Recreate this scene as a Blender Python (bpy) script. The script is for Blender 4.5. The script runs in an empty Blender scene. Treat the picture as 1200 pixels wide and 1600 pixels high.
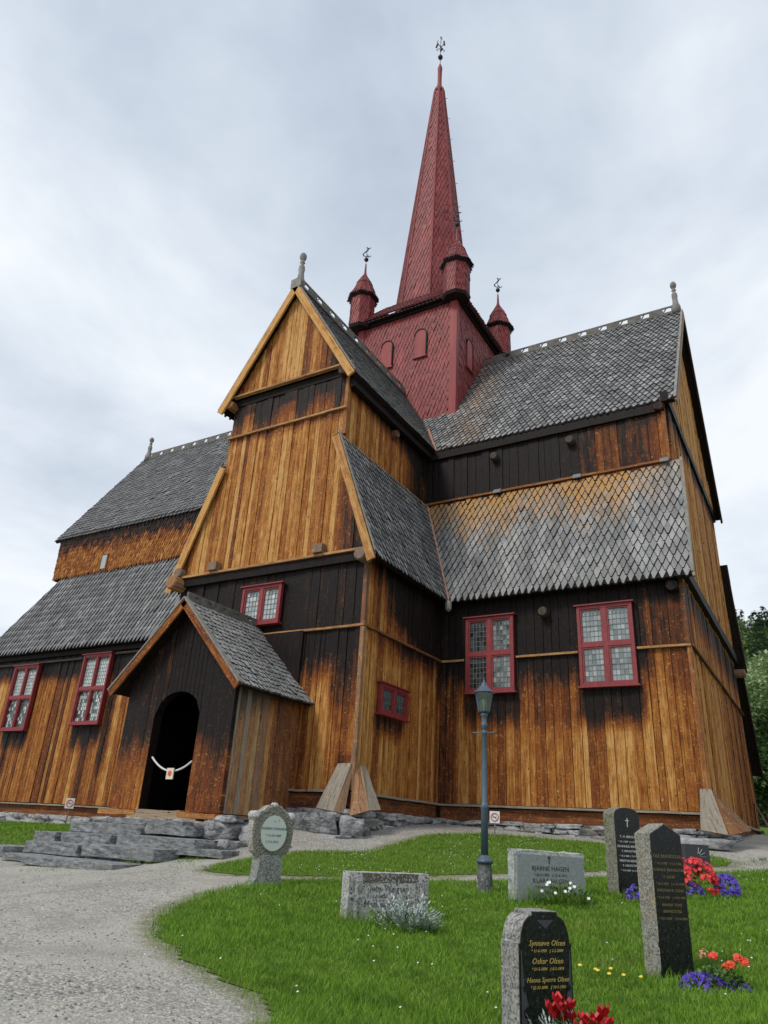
import bpy, bmesh, math, random
from mathutils import noise as mn
import numpy as np
from mathutils import Vector, Matrix, noise
random.seed(11); rng=np.random.default_rng(5)
sc=bpy.context.scene; COL=sc.collection
R=math.radians
V=lambda *a: Vector(a)
# ---------------------------------------------------------------- ground heights (thin plate spline through surveyed points)
TX=[[7.876,-9.72],[8.411,-7.29],[5.108,-7.054],[6.137,-4.183],[7.168,-3.263],[2.914,-6.738],[5.135,-4.031],[0.318,-0.37],[7.658,14.177],[6.068,-12.753],[6.689,-11.026],[2.982,-10.708],[3.363,-9.017],[-1.756,-5.119],[-5.497,-4.86],[-1.003,-3.375],[8.227,0.67],[8.885,-1.275],[3.973,-2.909],[1.095,-5.792],[8.227,-3.465],[9.481,-9.755],[4.062,-0.043],[7.354,3.986],[3.055,1.494],[6.654,-8.5],[4.775,-10.72],[0.2,4.4],[4.5,4.4],[7.3,4.4],[-17.7,4.4],[-10.0,4.4],[-25.0,4.0],[10.0,-22.0],[22.0,-20.0],[0.0,-22.0],[30.0,0.0],[25.0,-10.0],[8.5,14.0],[8.5,20.0],[-20.0,-15.0],[-3.5,25.0],[30.0,40.0],[-30.0,40.0],[10.0,40.0],[-45.0,0.0],[60.0,0.0],[60.0,60.0],[-60.0,60.0],[-60.0,-60.0],[60.0,-60.0],[0.0,-60.0],[-3.6,0.0],[-1.0,0.0],[-6.5,-1.0],[-3.0,-5.75],[-5.0,-5.6],[-1.6,-5.2],[-3.5,-4.3]]
TW=[-0.04955528,-0.013525766,-0.008823765,0.000986793,0.002495375,0.010678709,-0.001172016,-0.023466678,0.031678376,0.01138627,-0.001496466,0.003404578,-0.00651844,-0.005270653,0.010097052,0.008280618,0.00301707,-0.004508289,-0.007711003,0.005852743,0.007189902,0.030080265,-0.003751775,-0.008397695,0.009267745,0.024461966,0.00144851,-0.002094461,-0.0026603,0.008162179,0.001850787,-0.006282571,0.000448968,-0.001354177,-0.001159602,-0.000414212,0.001014409,-6.2467e-05,-0.02948331,-0.002200445,-0.001525997,-0.000910067,-9.856e-05,-0.000475973,0.001215156,0.000163768,0.00026055,-0.000193184,2.051e-05,9.2316e-05,-0.000135287,0.000455343,0.000144997,0.026878479,0.006953368,0.004963532,-0.008227824,-0.004221903,-0.017252171,-1.640889353,0.004221549,0.016626101]
TXa=np.array(TX); TWa=np.array(TW)
def gz(x,y):
    x=np.asarray(x,float); y=np.asarray(y,float)
    sh=x.shape; x=np.clip(x.ravel(),-60,60); y=np.clip(y.ravel(),-60,60)
    r2=(x[:,None]-TXa[:,0])**2+(y[:,None]-TXa[:,1])**2
    n=len(TXa)
    z=(.5*r2*np.log(r2+1e-12))@TWa[:n]+TWa[n]+TWa[n+1]*x+TWa[n+2]*y
    return z.reshape(sh)
g1=lambda x,y: float(gz(np.array([x]),np.array([y]))[0])
# ---------------------------------------------------------------- node helper
class NT:
    def __init__(s,nt): s.nt=nt; s.n=nt.nodes; s.l=nt.links
    def new(s,t,**k):
        n=s.n.new(t)
        for a,b in k.items(): setattr(n,a,b)
        return n
    def put(s,sock,v):
        if isinstance(v,bpy.types.NodeSocket): s.l.new(v,sock)
        elif v is not None:
            try: sock.default_value=v
            except Exception: sock.default_value=(*v,1)
    def math(s,op,a,b=None,c=None,clamp=False):
        n=s.new('ShaderNodeMath',operation=op,use_clamp=clamp)
        for i,v in enumerate((a,b,c)):
            if v is not None: s.put(n.inputs[i],v)
        return n.outputs[0]
    def noise(s,vec,scale,detail=3,rough=.55,dist=0):
        n=s.new('ShaderNodeTexNoise'); s.put(n.inputs['Vector'],vec); n.inputs['Scale'].default_value=scale
        n.inputs['Detail'].default_value=detail; n.inputs['Roughness'].default_value=rough; n.inputs['Distortion'].default_value=dist
        return n.outputs['Fac']
    def vor(s,vec,scale,feat='F1',out='Distance',rand=1):
        n=s.new('ShaderNodeTexVoronoi',feature=feat); s.put(n.inputs['Vector'],vec); n.inputs['Scale'].default_value=scale
        n.inputs['Randomness'].default_value=rand
        return n.outputs[out]
    def vscale(s,vec,sc3,loc=(0,0,0)):
        n=s.new('ShaderNodeMapping'); s.put(n.inputs['Vector'],vec); n.inputs['Scale'].default_value=sc3; n.inputs['Location'].default_value=loc
        return n.outputs[0]
    def ramp(s,fac,stops,interp='LINEAR'):
        n=s.new('ShaderNodeValToRGB'); s.put(n.inputs[0],fac); cr=n.color_ramp; cr.interpolation=interp
        while len(cr.elements)<len(stops): cr.elements.new(.5)
        for e,(p,c) in zip(cr.elements,stops):
            e.position=p; e.color=(*c,1) if len(c)==3 else c
        return n.outputs[0]
    def mr(s,v,a,b,c=0,d=1,smooth=False):
        n=s.new('ShaderNodeMapRange'); s.put(n.inputs[0],v)
        if smooth: n.interpolation_type='SMOOTHSTEP'
        for i,q in zip((1,2,3,4),(a,b,c,d)): n.inputs[i].default_value=q
        return n.outputs[0]
    def mix(s,f,a,b,mode='MIX'):
        n=s.new('ShaderNodeMix',data_type='RGBA',blend_type=mode); n.clamp_factor=True
        s.put(n.inputs[0],f)
        for i,v in ((6,a),(7,b)):
            if isinstance(v,tuple): v=(*v[:3],1)
            s.put(n.inputs[i],v)
        return n.outputs[2]
    def att(s,name): return s.new('ShaderNodeAttribute',attribute_name=name)
    def sep(s,c):
        n=s.new('ShaderNodeSeparateColor'); s.put(n.inputs[0],c); return n.outputs
    def sepx(s,c):
        n=s.new('ShaderNodeSeparateXYZ'); s.put(n.inputs[0],c); return n.outputs
    def comb(s,x,y,z):
        n=s.new('ShaderNodeCombineXYZ'); s.put(n.inputs[0],x); s.put(n.inputs[1],y); s.put(n.inputs[2],z); return n.outputs[0]
    def bump(s,h,st=.3,d=.02,nrm=None):
        n=s.new('ShaderNodeBump'); s.put(n.inputs['Height'],h); n.inputs['Strength'].default_value=st; n.inputs['Distance'].default_value=d
        if nrm: s.put(n.inputs['Normal'],nrm)
        return n.outputs[0]
def mat(name,fn):
    m=bpy.data.materials.new(name); m.use_nodes=True; t=NT(m.node_tree); t.n.clear()
    o=t.new('ShaderNodeOutputMaterial'); p=t.new('ShaderNodeBsdfPrincipled'); t.l.new(p.outputs[0],o.inputs[0])
    r=fn(t,p,o) or {}
    for k,v in r.items(): t.put(p.inputs[k],v)
    return m
objv=lambda t: t.new('ShaderNodeTexCoord').outputs['Object']
# tarred pine boards: att = (random per board, tar amount, silvering)
def f_wood(t,p,o):
    uv=t.att('wuv').outputs['Vector']; a=t.sep(t.att('att').outputs['Color'])
    st=t.noise(t.vscale(uv,(26,1.1,1)),1,5,.65,.4)
    st2=t.noise(t.vscale(uv,(70,2.6,1)),1,4,.6,.3)
    bl=t.noise(t.vscale(uv,(5,2.2,1)),1,4,.6)
    big=t.noise(t.vscale(uv,(9,.35,1)),1,3,.6)
    knot=t.noise(t.vscale(uv,(13,15,1)),1,4,.72,1.2)
    tt=t.math('ADD',a[1],t.math('MULTIPLY',t.math('SUBTRACT',st,.5),.75))
    tt=t.math('ADD',tt,t.math('MULTIPLY',t.math('SUBTRACT',bl,.5),.55))
    tt=t.math('ADD',tt,t.math('MULTIPLY',t.math('SUBTRACT',big,.5),.7))
    tt=t.math('ADD',tt,t.math('MULTIPLY',t.math('SUBTRACT',a[0],.5),.30),clamp=True)
    col=t.ramp(tt,[(0,(.60,.33,.11)),(.14,(.45,.195,.045)),(.31,(.31,.105,.021)),(.48,(.185,.050,.012)),(.66,(.090,.027,.011)),(.78,(.030,.013,.008)),(.92,(.0085,.0065,.0065))])
    gcol=t.mix(st,(.17,.15,.115),(.38,.36,.31))
    col=t.mix(a[2],col,gcol)
    # raised lighter flecks round the knots
    fl=t.mr(knot,.575,.64,0,1)
    fl=t.math('MULTIPLY',fl,t.mr(tt,.95,.35,.05,.7))
    col=t.mix(fl,col,(.66,.38,.13))
    kd=t.vor(t.vscale(uv,(3.4,1.5,1)),1);kn=t.mr(kd,.05,.085,.85,0);kr=t.math('MULTIPLY',t.mr(kd,.085,.10,0,1),t.mr(kd,.13,.10,0,1));col=t.mix(t.math('MULTIPLY',kr,t.mr(tt,.8,.3,0,.6)),col,(.60,.33,.11));col=t.mix(t.math('MULTIPLY',kn,t.mr(tt,.9,.4,.3,1)),col,(.07,.022,.008))
    dk=t.mr(st2,.36,.45,.7,0)
    col=t.mix(dk,col,(.035,.012,.005))
    nail=t.vor(t.vscale(uv,(4.5,1.6,1)),1,rand=1)
    col=t.mix(t.mr(nail,.035,.05,.8,0),col,(.02,.01,.006))
    h=t.math('ADD',t.math('MULTIPLY',st2,.5),t.math('ADD',t.math('MULTIPLY',knot,.9),t.math('MULTIPLY',st,.6)))
    return {'Base Color':col,'Roughness':t.mr(tt,.3,1,.72,.5),'Normal':t.bump(h,.75,.022),'Specular IOR Level':.18}
WOOD=mat('tarred_pine',f_wood)
def f_black(t,p,o):
    v=objv(t); n=t.noise(t.vscale(v,(8,8,2)),1.5,4)
    return {'Base Color':t.ramp(n,[(.3,(.006,.005,.005)),(.75,(.022,.013,.010))]),'Roughness':.6,'Normal':t.bump(n,.3,.02),'Specular IOR Level':.15}
TAR=mat('black_tarred_timber',f_black)
# weathered roof shakes: att=(random, golden amount, lichen)
def f_shake(t,p,o):
    uv=t.att('wuv').outputs['Vector']; a=t.sep(t.att('att').outputs['Color'])
    st=t.noise(t.vscale(uv,(45,3,1)),1,4,.6)
    bl=t.noise(objv(t),1.3,4,.6)
    g=t.ramp(t.math('ADD',t.math('MULTIPLY',a[0],.6),t.math('MULTIPLY',st,.4)),[(.12,(.125,.125,.128)),(.5,(.235,.235,.236)),(.88,(.39,.385,.37))])
    big=t.noise(t.vscale(objv(t),(1.4,1.4,.35)),1,4,.65)
    g=t.mix(t.mr(big,.42,.6,.45,0),g,(.06,.06,.063))
    go=t.mix(st,(.33,.15,.035),(.52,.30,.10))
    col=t.mix(t.math('MULTIPLY',a[1],t.mr(a[0],0,1,.6,1.15),clamp=True),g,go)
    li=t.mr(bl,.55,.72,0,.45)
    col=t.mix(t.math('MULTIPLY',li,a[2]),col,(.20,.20,.13))
    col=t.mix(t.mr(st,.28,.4,.55,0),col,(.05,.05,.05))
    col=t.mix(t.math('MULTIPLY',t.sepx(uv)[2],.93),col,(.012,.011,.010))  # old tar plus gap shade, put into the colour of bevels and notches
    return {'Base Color':col,'Roughness':.72,'Normal':t.bump(st,.4,.01),'Specular IOR Level':.35}
SHAKE=mat('weathered_shakes',f_shake)
def f_red(t,p,o):
    uv=t.att('wuv').outputs['Vector']; a=t.sep(t.att('att').outputs['Color'])
    st=t.noise(t.vscale(uv,(40,4,1)),1,4,.6); bl=t.noise(objv(t),.6,4)
    c=t.mix(a[0],(.195,.026,.026),(.33,.056,.050))
    c=t.mix(t.mr(bl,.45,.7,0,.5),c,(.30,.07,.065))
    sv=t.noise(t.vscale(objv(t),(2.2,2.2,.3)),1,5,.7);c=t.mix(t.mr(sv,.40,.62,.5,0),c,(.11,.016,.02));c=t.mix(t.mr(sv,.60,.72,0,.35),c,(.36,.13,.12))
    c=t.mix(t.mr(st,.3,.4,.35,0),c,(.10,.02,.02))
    c=t.mix(t.math('MULTIPLY',t.sepx(uv)[2],.9),c,(.045,.008,.009))  # shade between the shakes painted as darker red on bevels and notches
    return {'Base Color':c,'Roughness':.6,'Normal':t.bump(st,.25,.008),'Specular IOR Level':.35}
RED=mat('red_painted_shakes',f_red)
def f_redp(t,p,o):
    v=objv(t); n=t.noise(t.vscale(v,(10,10,3)),2,5,.65)
    return {'Base Color':t.ramp(n,[(.3,(.17,.020,.022)),(.6,(.27,.032,.036)),(.8,(.36,.07,.065))]),'Roughness':.5,'Normal':t.bump(n,.25,.01)}
REDP=mat('red_window_paint',f_redp)
def f_glass(t,p,o):
    a=t.sep(t.att('att').outputs['Color']); v=objv(t)
    n=t.noise(v,9,3)
    c=t.mix(a[1],(.012,.016,.016),t.mix(a[0],(.40,.46,.44),(.66,.70,.67)))  # pale cells put sky reflections and curtains into the pane colour
    return {'Base Color':c,'Roughness':.12,'Specular IOR Level':.9,'Normal':t.bump(n,.35,.02),'Coat Weight':.3}
GLASS=mat('old_leaded_glass',f_glass)
simple=lambda name,c,r=.6,met=0.,sp=.5:mat(name,lambda t,p,o:{'Base Color':(*c,1),'Roughness':r,'Metallic':met,'Specular IOR Level':sp})
def noisy(name,c0,c1,scale,r=.7,b=.4,bd=.02,met=0.,det=5):
    def f(t,p,o):
        n=t.noise(objv(t),scale,det,.6); n2=t.noise(objv(t),scale*6,3,.6)
        return {'Base Color':t.mix(t.mr(t.math('ADD',t.math('MULTIPLY',n,.65),t.math('MULTIPLY',n2,.35)),.35,.65),c0,c1),'Roughness':r,'Metallic':met,'Normal':t.bump(t.math('ADD',n,t.math('MULTIPLY',n2,.4)),b,bd)}
    return mat(name,f)
LEAD=noisy('lead_came',(.10,.11,.12),(.24,.26,.27),20,.5,.1)
COPPER=noisy('copper_flashing',(.42,.19,.11),(.6,.30,.19),6,.45,.1,met=.35)
CRESTW=noisy('crest_timber',(.06,.052,.045),(.19,.175,.15),6,.75,.5)
GREYW=noisy('silvered_timber',(.13,.125,.115),(.30,.29,.26),5,.75,.5)
IRON=simple('dark_iron',(.015,.015,.018),.5,.3)
STONEM=None
def f_stone(t,p,o):
    a=t.sep(t.att('att').outputs['Color']); v=objv(t)
    n=t.math('ADD',t.math('MULTIPLY',t.noise(t.vscale(v,(1,1,2)),5,7,.75),.75),t.math('MULTIPLY',a[0],.25)); n2=t.noise(t.vscale(v,(1.5,1.5,6)),16,5,.75); m=t.noise(v,1.7,4); ck=t.vor(t.vscale(v,(1,1,3)),5,'DISTANCE_TO_EDGE')
    c=t.ramp(n,[(.36,(.10,.102,.108)),(.45,(.34,.345,.35)),(.55,(.56,.56,.54)),(.70,(.74,.73,.69))])
    c=t.mix(t.mr(a[0],.3,1,0,.75),c,t.mix(n2,(.10,.11,.13),(.32,.33,.34)))
    c=t.mix(t.mr(m,.56,.66,0,.4),c,(.26,.21,.14));c=t.mix(t.mr(ck,.0,.035,.75,0),c,(.05,.05,.05))
    return {'Base Color':c,'Roughness':.8,'Normal':t.bump(t.math('ADD',n,t.math('MULTIPLY',n2,.6)),.9,.04)}
STONE=mat('foundation_stone',f_stone)
def f_slab(t,p,o):
    v=objv(t); n=t.noise(t.vscale(v,(1,1,3)),5,7,.78); n2=t.noise(t.vscale(v,(2,2,14)),9,5,.75); m=t.noise(v,1.4,4)
    c=t.ramp(n,[(.34,(.07,.075,.08)),(.46,(.21,.22,.225)),(.58,(.38,.385,.38)),(.75,(.56,.55,.52))]);c=t.mix(t.mr(n2,.42,.5,.6,0),c,(.05,.055,.06))
    c=t.mix(t.mr(m,.6,.72,0,.4),c,(.16,.15,.07))
    return {'Base Color':c,'Roughness':.75,'Normal':t.bump(t.math('ADD',n,t.math('MULTIPLY',n2,.7)),1,.03)}
SLAB=mat('slate_slab',f_slab)
# ---------------------------------------------------------------- mesh collector
class MB:
    def __init__(s): s.v=[];s.f=[];s.uv=[];s.a=[];s.mi=[]
    def add(s,vs,fs,uvs=None,att=(.5,.5,0),mi=0):
        b=len(s.v); s.v+= [tuple(q) for q in vs]
        s.uv+= [tuple(q) for q in uvs] if uvs is not None else [(q[0],q[2],0) for q in vs]
        s.a+= list(att) if isinstance(att,list) else [att]*len(vs)
        s.f+= [tuple(b+i for i in f) for f in fs]; s.mi+= [mi]*len(fs)
    def box(s,lo,hi,att=(.5,.5,0),mi=0):
        x0,y0,z0=lo;x1,y1,z1=hi
        v=[(x0,y0,z0),(x1,y0,z0),(x1,y1,z0),(x0,y1,z0),(x0,y0,z1),(x1,y0,z1),(x1,y1,z1),(x0,y1,z1)]
        r=random.random()*50
        s.add(v,[(0,3,2,1),(4,5,6,7),(0,1,5,4),(1,2,6,5),(2,3,7,6),(3,0,4,7)],[(q[0]+q[1]+r,q[2],0) for q in v],att,mi)
    def beam(s,p0,p1,w,h,up=(0,0,1),att=(.5,.5,0),mi=0,nseg=1,jit=0):
        """box from p0 to p1; w across, h along 'up'; grain runs along it"""
        p0=Vector(p0);p1=Vector(p1);d=(p1-p0);L=d.length;d.normalize();up=Vector(up);sd=d.cross(up).normalized();up=sd.cross(d).normalized()
        vs=[];uv=[];r=random.random()*60
        for i in range(nseg+1):
            c=p0+d*(L*i/nseg)+up*(random.uniform(-jit,jit))+sd*(random.uniform(-jit,jit))
            for a,b in ((-1,-1),(1,-1),(1,1),(-1,1)):
                vs.append(c+sd*(a*w/2)+up*(b*h/2)); uv.append((r+(a*w+b*h)/2,r+L*i/nseg,0))
        fs=[(3,2,1,0)]
        for i in range(nseg):
            k=i*4
            for j in range(4): fs.append((k+j,k+(j+1)%4,k+4+(j+1)%4,k+4+j))
        k=nseg*4; fs.append((k,k+1,k+2,k+3))
        s.add(vs,fs,uv,att,mi)
    def poly(s,pts,th,n,att=(.5,.5,0),mi=0):
        """flat polygon given thickness th against its normal n"""
        n=Vector(n).normalized();k=len(pts);a=[Vector(q) for q in pts];b=[q-n*th for q in a]
        cr=(a[1]-a[0]).cross(a[2]-a[0])
        if cr.dot(n)<0: a.reverse();b.reverse()
        s.add(a+b,[tuple(range(k)),tuple(range(2*k-1,k-1,-1))]+[(i,i+k,(i+1)%k+k,(i+1)%k) for i in range(k)],None,att,mi)
    def lathe(s,prof,c=(0,0,0),n=16,att=(.5,.5,0),mi=0,ang=0,axis='z'):
        vs=[];fs=[]
        for r,z in prof:
            for i in range(n):
                t=ang+2*math.pi*i/n; x,y=r*math.cos(t),r*math.sin(t)
                q=(x,y,z) if axis=='z' else ((z,x,y) if axis=='x' else (x,z,y))
                vs.append((q[0]+c[0],q[1]+c[1],q[2]+c[2]))
        for j in range(len(prof)-1):
            for i in range(n): fs.append((j*n+i,j*n+(i+1)%n,(j+1)*n+(i+1)%n,(j+1)*n+i))
        fs.append(tuple(range(n-1,-1,-1))); fs.append(tuple((len(prof)-1)*n+i for i in range(n)))
        if axis=='y': fs=[tuple(reversed(f)) for f in fs]
        s.add(vs,fs,None,att,mi)
    def tube(s,pts,r,n=8,att=(.5,.5,0),mi=0):
        pts=[Vector(q) for q in pts]; rs=r if isinstance(r,(list,tuple)) else [r]*len(pts); vs=[];fs=[]
        for i,q in enumerate(pts):
            d=(pts[min(i+1,len(pts)-1)]-pts[max(i-1,0)]).normalized()
            a=d.orthogonal() if abs(d.z)>.9 else d.cross(Vector((0,0,1))); a.normalize(); b=d.cross(a)
            for k in range(n):
                t=2*math.pi*k/n; vs.append(q+(a*math.cos(t)+b*math.sin(t))*rs[i])
        for j in range(len(pts)-1):
            for i in range(n): fs.append((j*n+i,j*n+(i+1)%n,(j+1)*n+(i+1)%n,(j+1)*n+i))
        fs.append(tuple(range(n-1,-1,-1))); fs.append(tuple((len(pts)-1)*n+i for i in range(n)))
        s.add(vs,fs,None,att,mi)
    def build(s,name,mats,parent=None,smooth=False,world=True):
        me=bpy.data.meshes.new(name); me.from_pydata(s.v,[],s.f)
        if not isinstance(mats,(list,tuple)): mats=[mats]
        for m in mats: me.materials.append(m)
        me.polygons.foreach_set('material_index',s.mi)
        a=me.attributes.new('wuv','FLOAT_VECTOR','POINT'); a.data.foreach_set('vector',np.array(s.uv,dtype=np.float32).ravel())
        a=me.attributes.new('att','FLOAT_COLOR','POINT')
        arr=np.ones((len(s.v),4),dtype=np.float32); arr[:,:3]=np.array(s.a,dtype=np.float32); a.data.foreach_set('color',arr.ravel())
        if smooth: me.polygons.foreach_set('use_smooth',[True]*len(s.f))
        me.update(); o=bpy.data.objects.new(name,me); COL.objects.link(o)
        if parent is not None:
            o.parent=parent
            if world: o.matrix_parent_inverse=PW(parent).inverted()
        return o
def PW(o):
    m=o.matrix_basis.copy()
    return (PW(o.parent)@o.matrix_parent_inverse@m) if o.parent else m
def thing(name,label,cat,loc=(0,0,0),rz=0,group=None):
    o=bpy.data.objects.new(name,None); COL.objects.link(o); o.location=loc; o.rotation_euler=(0,0,rz); o.empty_display_size=.2
    o['label']=label;o['category']=cat
    if group:o['group']=group
    return o
def tag(o,label,cat,group=None):
    o['label']=label;o['category']=cat
    if group:o['group']=group
    return o
def sm(x,a,b):
    t=min(1,max(0,(x-a)/(b-a))); return t*t*(3-2*t)
# ---------------------------------------------------------------- boards and shakes
def boards(m,O,U,N,s0,s1,top,bot,tarf,wr=(.15,.30),breaks=(),grey=None,th=.05,fixed=None,dz=.16,proud=.042):
    O=Vector(O);U=Vector(U);N=Vector(N)
    br=sorted(set([s0,s1]+[b for b in breaks if s0<b<s1]))
    cuts=[]
    for a,b in zip(br,br[1:]):
        s=a
        while s<b-1e-6:
            w=random.uniform(*wr)
            if b-(s+w)<wr[0]*.7: w=b-s
            cuts.append((s,min(b,s+w))); s+=w
    for a,b in cuts:
        pr=random.random()**1.5*proud; ax=random.uniform(-.008,.008); rnd=random.random(); off=random.uniform(-.13,.11); r=random.random()*90
        g=random.uniform(.003,.010); ss=[a+g,a+g,(a+b)/2,b-g,b-g]; dd=[-th,pr,pr+.006*random.random(),pr,-th]
        gr=grey((a+b)/2) if grey else 0
        zz=[(bot(min(max(x,a+.002),b-.002)),top(min(max(x,a+.002),b-.002))) for x in ss]
        H=max(t-bb for bb,t in zz)
        if H<.02: continue
        K=max(1,int(math.ceil(H/dz))); vs=[];uv=[];at=[];fs=[]
        for j in range(K+1):
            for i in range(5):
                z0,z1=zz[i]; z=z0+max(z1-z0,0)*j/K
                q=O+U*ss[i]+N*(dd[i]+(ax*j/K if 0<i<4 else 0)); vs.append((q.x,q.y,z)); uv.append((ss[i]+r,z+r*.37,0))
                tv=tarf(ss[i],z); at.append((rnd,tv+off*(1 if tv<.8 else .2)+(.06 if tv>.9 else 0),gr))
        fl=(U.cross(Vector((0,0,1)))).dot(N)>0
        for j in range(K):
            for i in range(4):
                f=(j*5+i,j*5+i+1,(j+1)*5+i+1,(j+1)*5+i); fs.append(f if fl else f[::-1])
        e=tuple(K*5+i for i in range(5)); fs.append(e if fl else e[::-1]); e=tuple(range(5)); fs.append(e[::-1] if fl else e)
        m.add(vs,fs,uv,at)
def shakes(m,E0,E1,T1,T0,w=.235,e=.27,attf=None,mi=0,lift=.062,off=.0,tipw=.07,overhang=.06,bev=.019,thk=.04):
    """rows of pointed shakes on the flat trapezoid eave E0-E1, top T0-T1"""
    E0,E1,T1,T0=map(Vector,(E0,E1,T1,T0)); U=(E1-E0); L=U.length; U.normalize()
    N=U.cross(T0-E0)
    Vv=N.cross(U).normalized(); N.normalize()
    H=(T0-E0).dot(Vv); t0=(T0-E0).dot(U); t1=(T1-E0).dot(U)
    rows=int(math.ceil(H/e)); 
    vs=[];fs=[];uv=[];at=[]
    lo=min(0,t0)-w; hi=max(L,t1)+w
    for r in range(rows+1):
        tip=r*e-overhang
        n=int((hi-lo)/w)+1
        for c in range(n):
            a=lo+(c+(.5 if r%2 else 0))*w; ww=w*.468
            vm=tip+e
            k=min(max(vm/H,0),1); l=t0*k; h=L+(t1-L)*k
            if a+ww<l or a-ww>h: continue
            jt=random.gauss(0,.012)+.010*math.sin(r*1.3+c*.35); jh=random.uniform(-.006,.008)+(.02 if random.random()<.03 else 0); rnd=random.random(); ww=w*random.uniform(.435,.485); sk=random.gauss(0,.012)
            tp=min(tip+2.05*e,H); sh=tip+e*.93+jt
            s1_=min(tip+1.58*e,tp);s2_=min(tip+1.80*e,tp)
            pts=[(-ww,tp),(ww,tp),(ww,s2_),(ww,s1_),(ww,min(sh,H)),(ww*tipw/.5+sk,tip+jt),(-ww*tipw/.5+sk,tip+jt),(-ww,min(sh,H)),(-ww,s1_),(-ww,s2_)]
            if tp-tip<.05: continue
            top=[];bot=[]
            cx=sum(q[0] for q in pts)/6; cy=(tp+tip)/2
            for x,vv in pts:
                kk=min(max(vv/H,0),1); X=min(max(a+x,t0*kk),L+(t1-L)*kk)
                hh=off+.006+lift*(1-min(1,(vv-tip)/(2.05*e)))+jh
                q=E0+U*X+Vv*vv
                top.append(q+N*hh)
                x2=x+math.copysign(bev,x); v2=vv-(bev if vv<tp-.01 else 0); X2=min(max(a+x2,t0*kk-bev),L+(t1-L)*kk+bev)
                bot.append(E0+U*X2+Vv*v2+N*(hh-thk))
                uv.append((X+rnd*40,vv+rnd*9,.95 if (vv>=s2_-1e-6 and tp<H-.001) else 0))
            uv+=[(q[0],q[1],1) for q in uv[-10:]]*2  # third value darkens the bevels, painting in the shade of the gaps
            b=len(vs); vs+=top+top+bot
            A=attf(a,tip+.4*e,rnd) if attf else (rnd,0,.5)
            at+=[A]*30
            fs+= [(b+8,b+7,b+6,b+5,b+4,b+3),(b+9,b+8,b+3,b+2),(b+0,b+9,b+2,b+1)]
            for i in range(1,9):
                j=i+1; fs.append((b+10+i,b+10+j,b+20+j,b+20+i))
            fs.append((b+19,b+10,b+20,b+29))
    # orient: top face normal along N
    f=fs[0]; q=[Vector(vs[i]) for i in f[:3]]
    if (q[1]-q[0]).cross(q[2]-q[0]).dot(N)<0: fs=[tuple(reversed(f)) for f in fs]
    m.add(vs,fs,uv,at,mi)
    return N
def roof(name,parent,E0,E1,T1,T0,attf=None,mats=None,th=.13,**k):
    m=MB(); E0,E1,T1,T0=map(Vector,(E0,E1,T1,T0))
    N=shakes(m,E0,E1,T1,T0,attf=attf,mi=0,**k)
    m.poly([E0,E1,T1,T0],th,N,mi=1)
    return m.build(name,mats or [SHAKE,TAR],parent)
# ================================================================= THE CHURCH
CH=thing('stave_church','tall brown tarred timber stave church with grey shingled roofs and a slender red spire','church',(0,0,-1))
ZM,ZB,ZST,ZUE,ZRA,ZRC=4.11,5.98,10.07,12.2,16.75,19.48
YC,XC,YN=4.66,7.34,16.55
YR=10.6
XW=-24.3
ty=lambda y:y
# ---- arm facing the camera
A_=(0,0,0)
def profA(s):   # underside of roofs over the front of the near arm
    s2=-s if s>-3.5 else s+7          # distance measured from the outer corner
    if s2<1.15: return 5.98+(s2+.37)/1.52*4.09-.12
    return 12.2+(s2-.75)*1.655-.14
def tarA_low(s,z):
    t=.26+.74*sm(z,2.3,3.6)
    if s>-.9: t=max(t,.42+.45*sm(z,1.2,3.2)*sm(s,-1.6,-.5))
    if z<.9 and s>-.5: t+=.15
    if s<-1.6: t=max(t,.4)
    return min(t,1) if z<ZM else 1.02
m=MB(); boards(m,(0,0,0),(1,0,0),(0,-1,0),-7,0,lambda s:ZM-.03,lambda s:.02,tarA_low,breaks=[-1.7])
boards(m,(0,0.02,0),(1,0,0),(0,-1,0),-7,0,lambda s:ZB,lambda s:ZM+.03,lambda s,z:.98,wr=(.2,.36))
m.build('plank_wall',WOOD,CH)
def tarA_up(s,z):
    t=.20+.06*math.sin(s*2.1)
    t=max(t,.45*sm(s,-1.6,-.6)); 
    if z<8.4: t=max(t,.85*sm(s,-1.35,-.45)*(1-sm(z,7.2,9.)))
    t=max(t,.55*sm(-s,6.2,7.1))
    if z>10.3: t=max(t,.55*sm(z,10.5,11.1))
    if z>11.15: t=.82-.3*(1-sm(z,11.2,11.9))+.14*math.sin(s*4)
    if z>11.9: t=max(t,.93)
    return t
m=MB(); boards(m,(0,-.06,0),(1,0,0),(0,-1,0),-7.05,.05,lambda s:min(profA(s),11.1),lambda s:6.28,tarA_up,breaks=[-1.15,-5.85],wr=(.13,.26))
m.build('plank_wall',WOOD,CH)
m=MB(); boards(m,(0,-.05,0),(1,0,0),(0,-1,0),-5.85,-1.15,lambda s:12.62,lambda s:11.14,tarA_up,wr=(.14,.28))
m.build('plank_wall',WOOD,CH)
def tarA_g(s,z):
    t=.12 if -3.9<s<-3.0 else .26
    if s>-3.0: t=.36
    t=max(t,.85*sm(s,-2.3,-1.5)*(1-sm(z,13,14.4)))
    return max(t,.5*sm(-s,5.,5.8))-(.22 if -3.85<s<-3.1 else 0)
m=MB(); boards(m,(0,-.16,0),(1,0,0),(0,-1,0),-6.05,-.95,lambda s:profA(s) ,lambda s:12.72,tarA_g,breaks=[-3.5],wr=(.14,.24))
m.build('gable_boarding',WOOD,CH)
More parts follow.
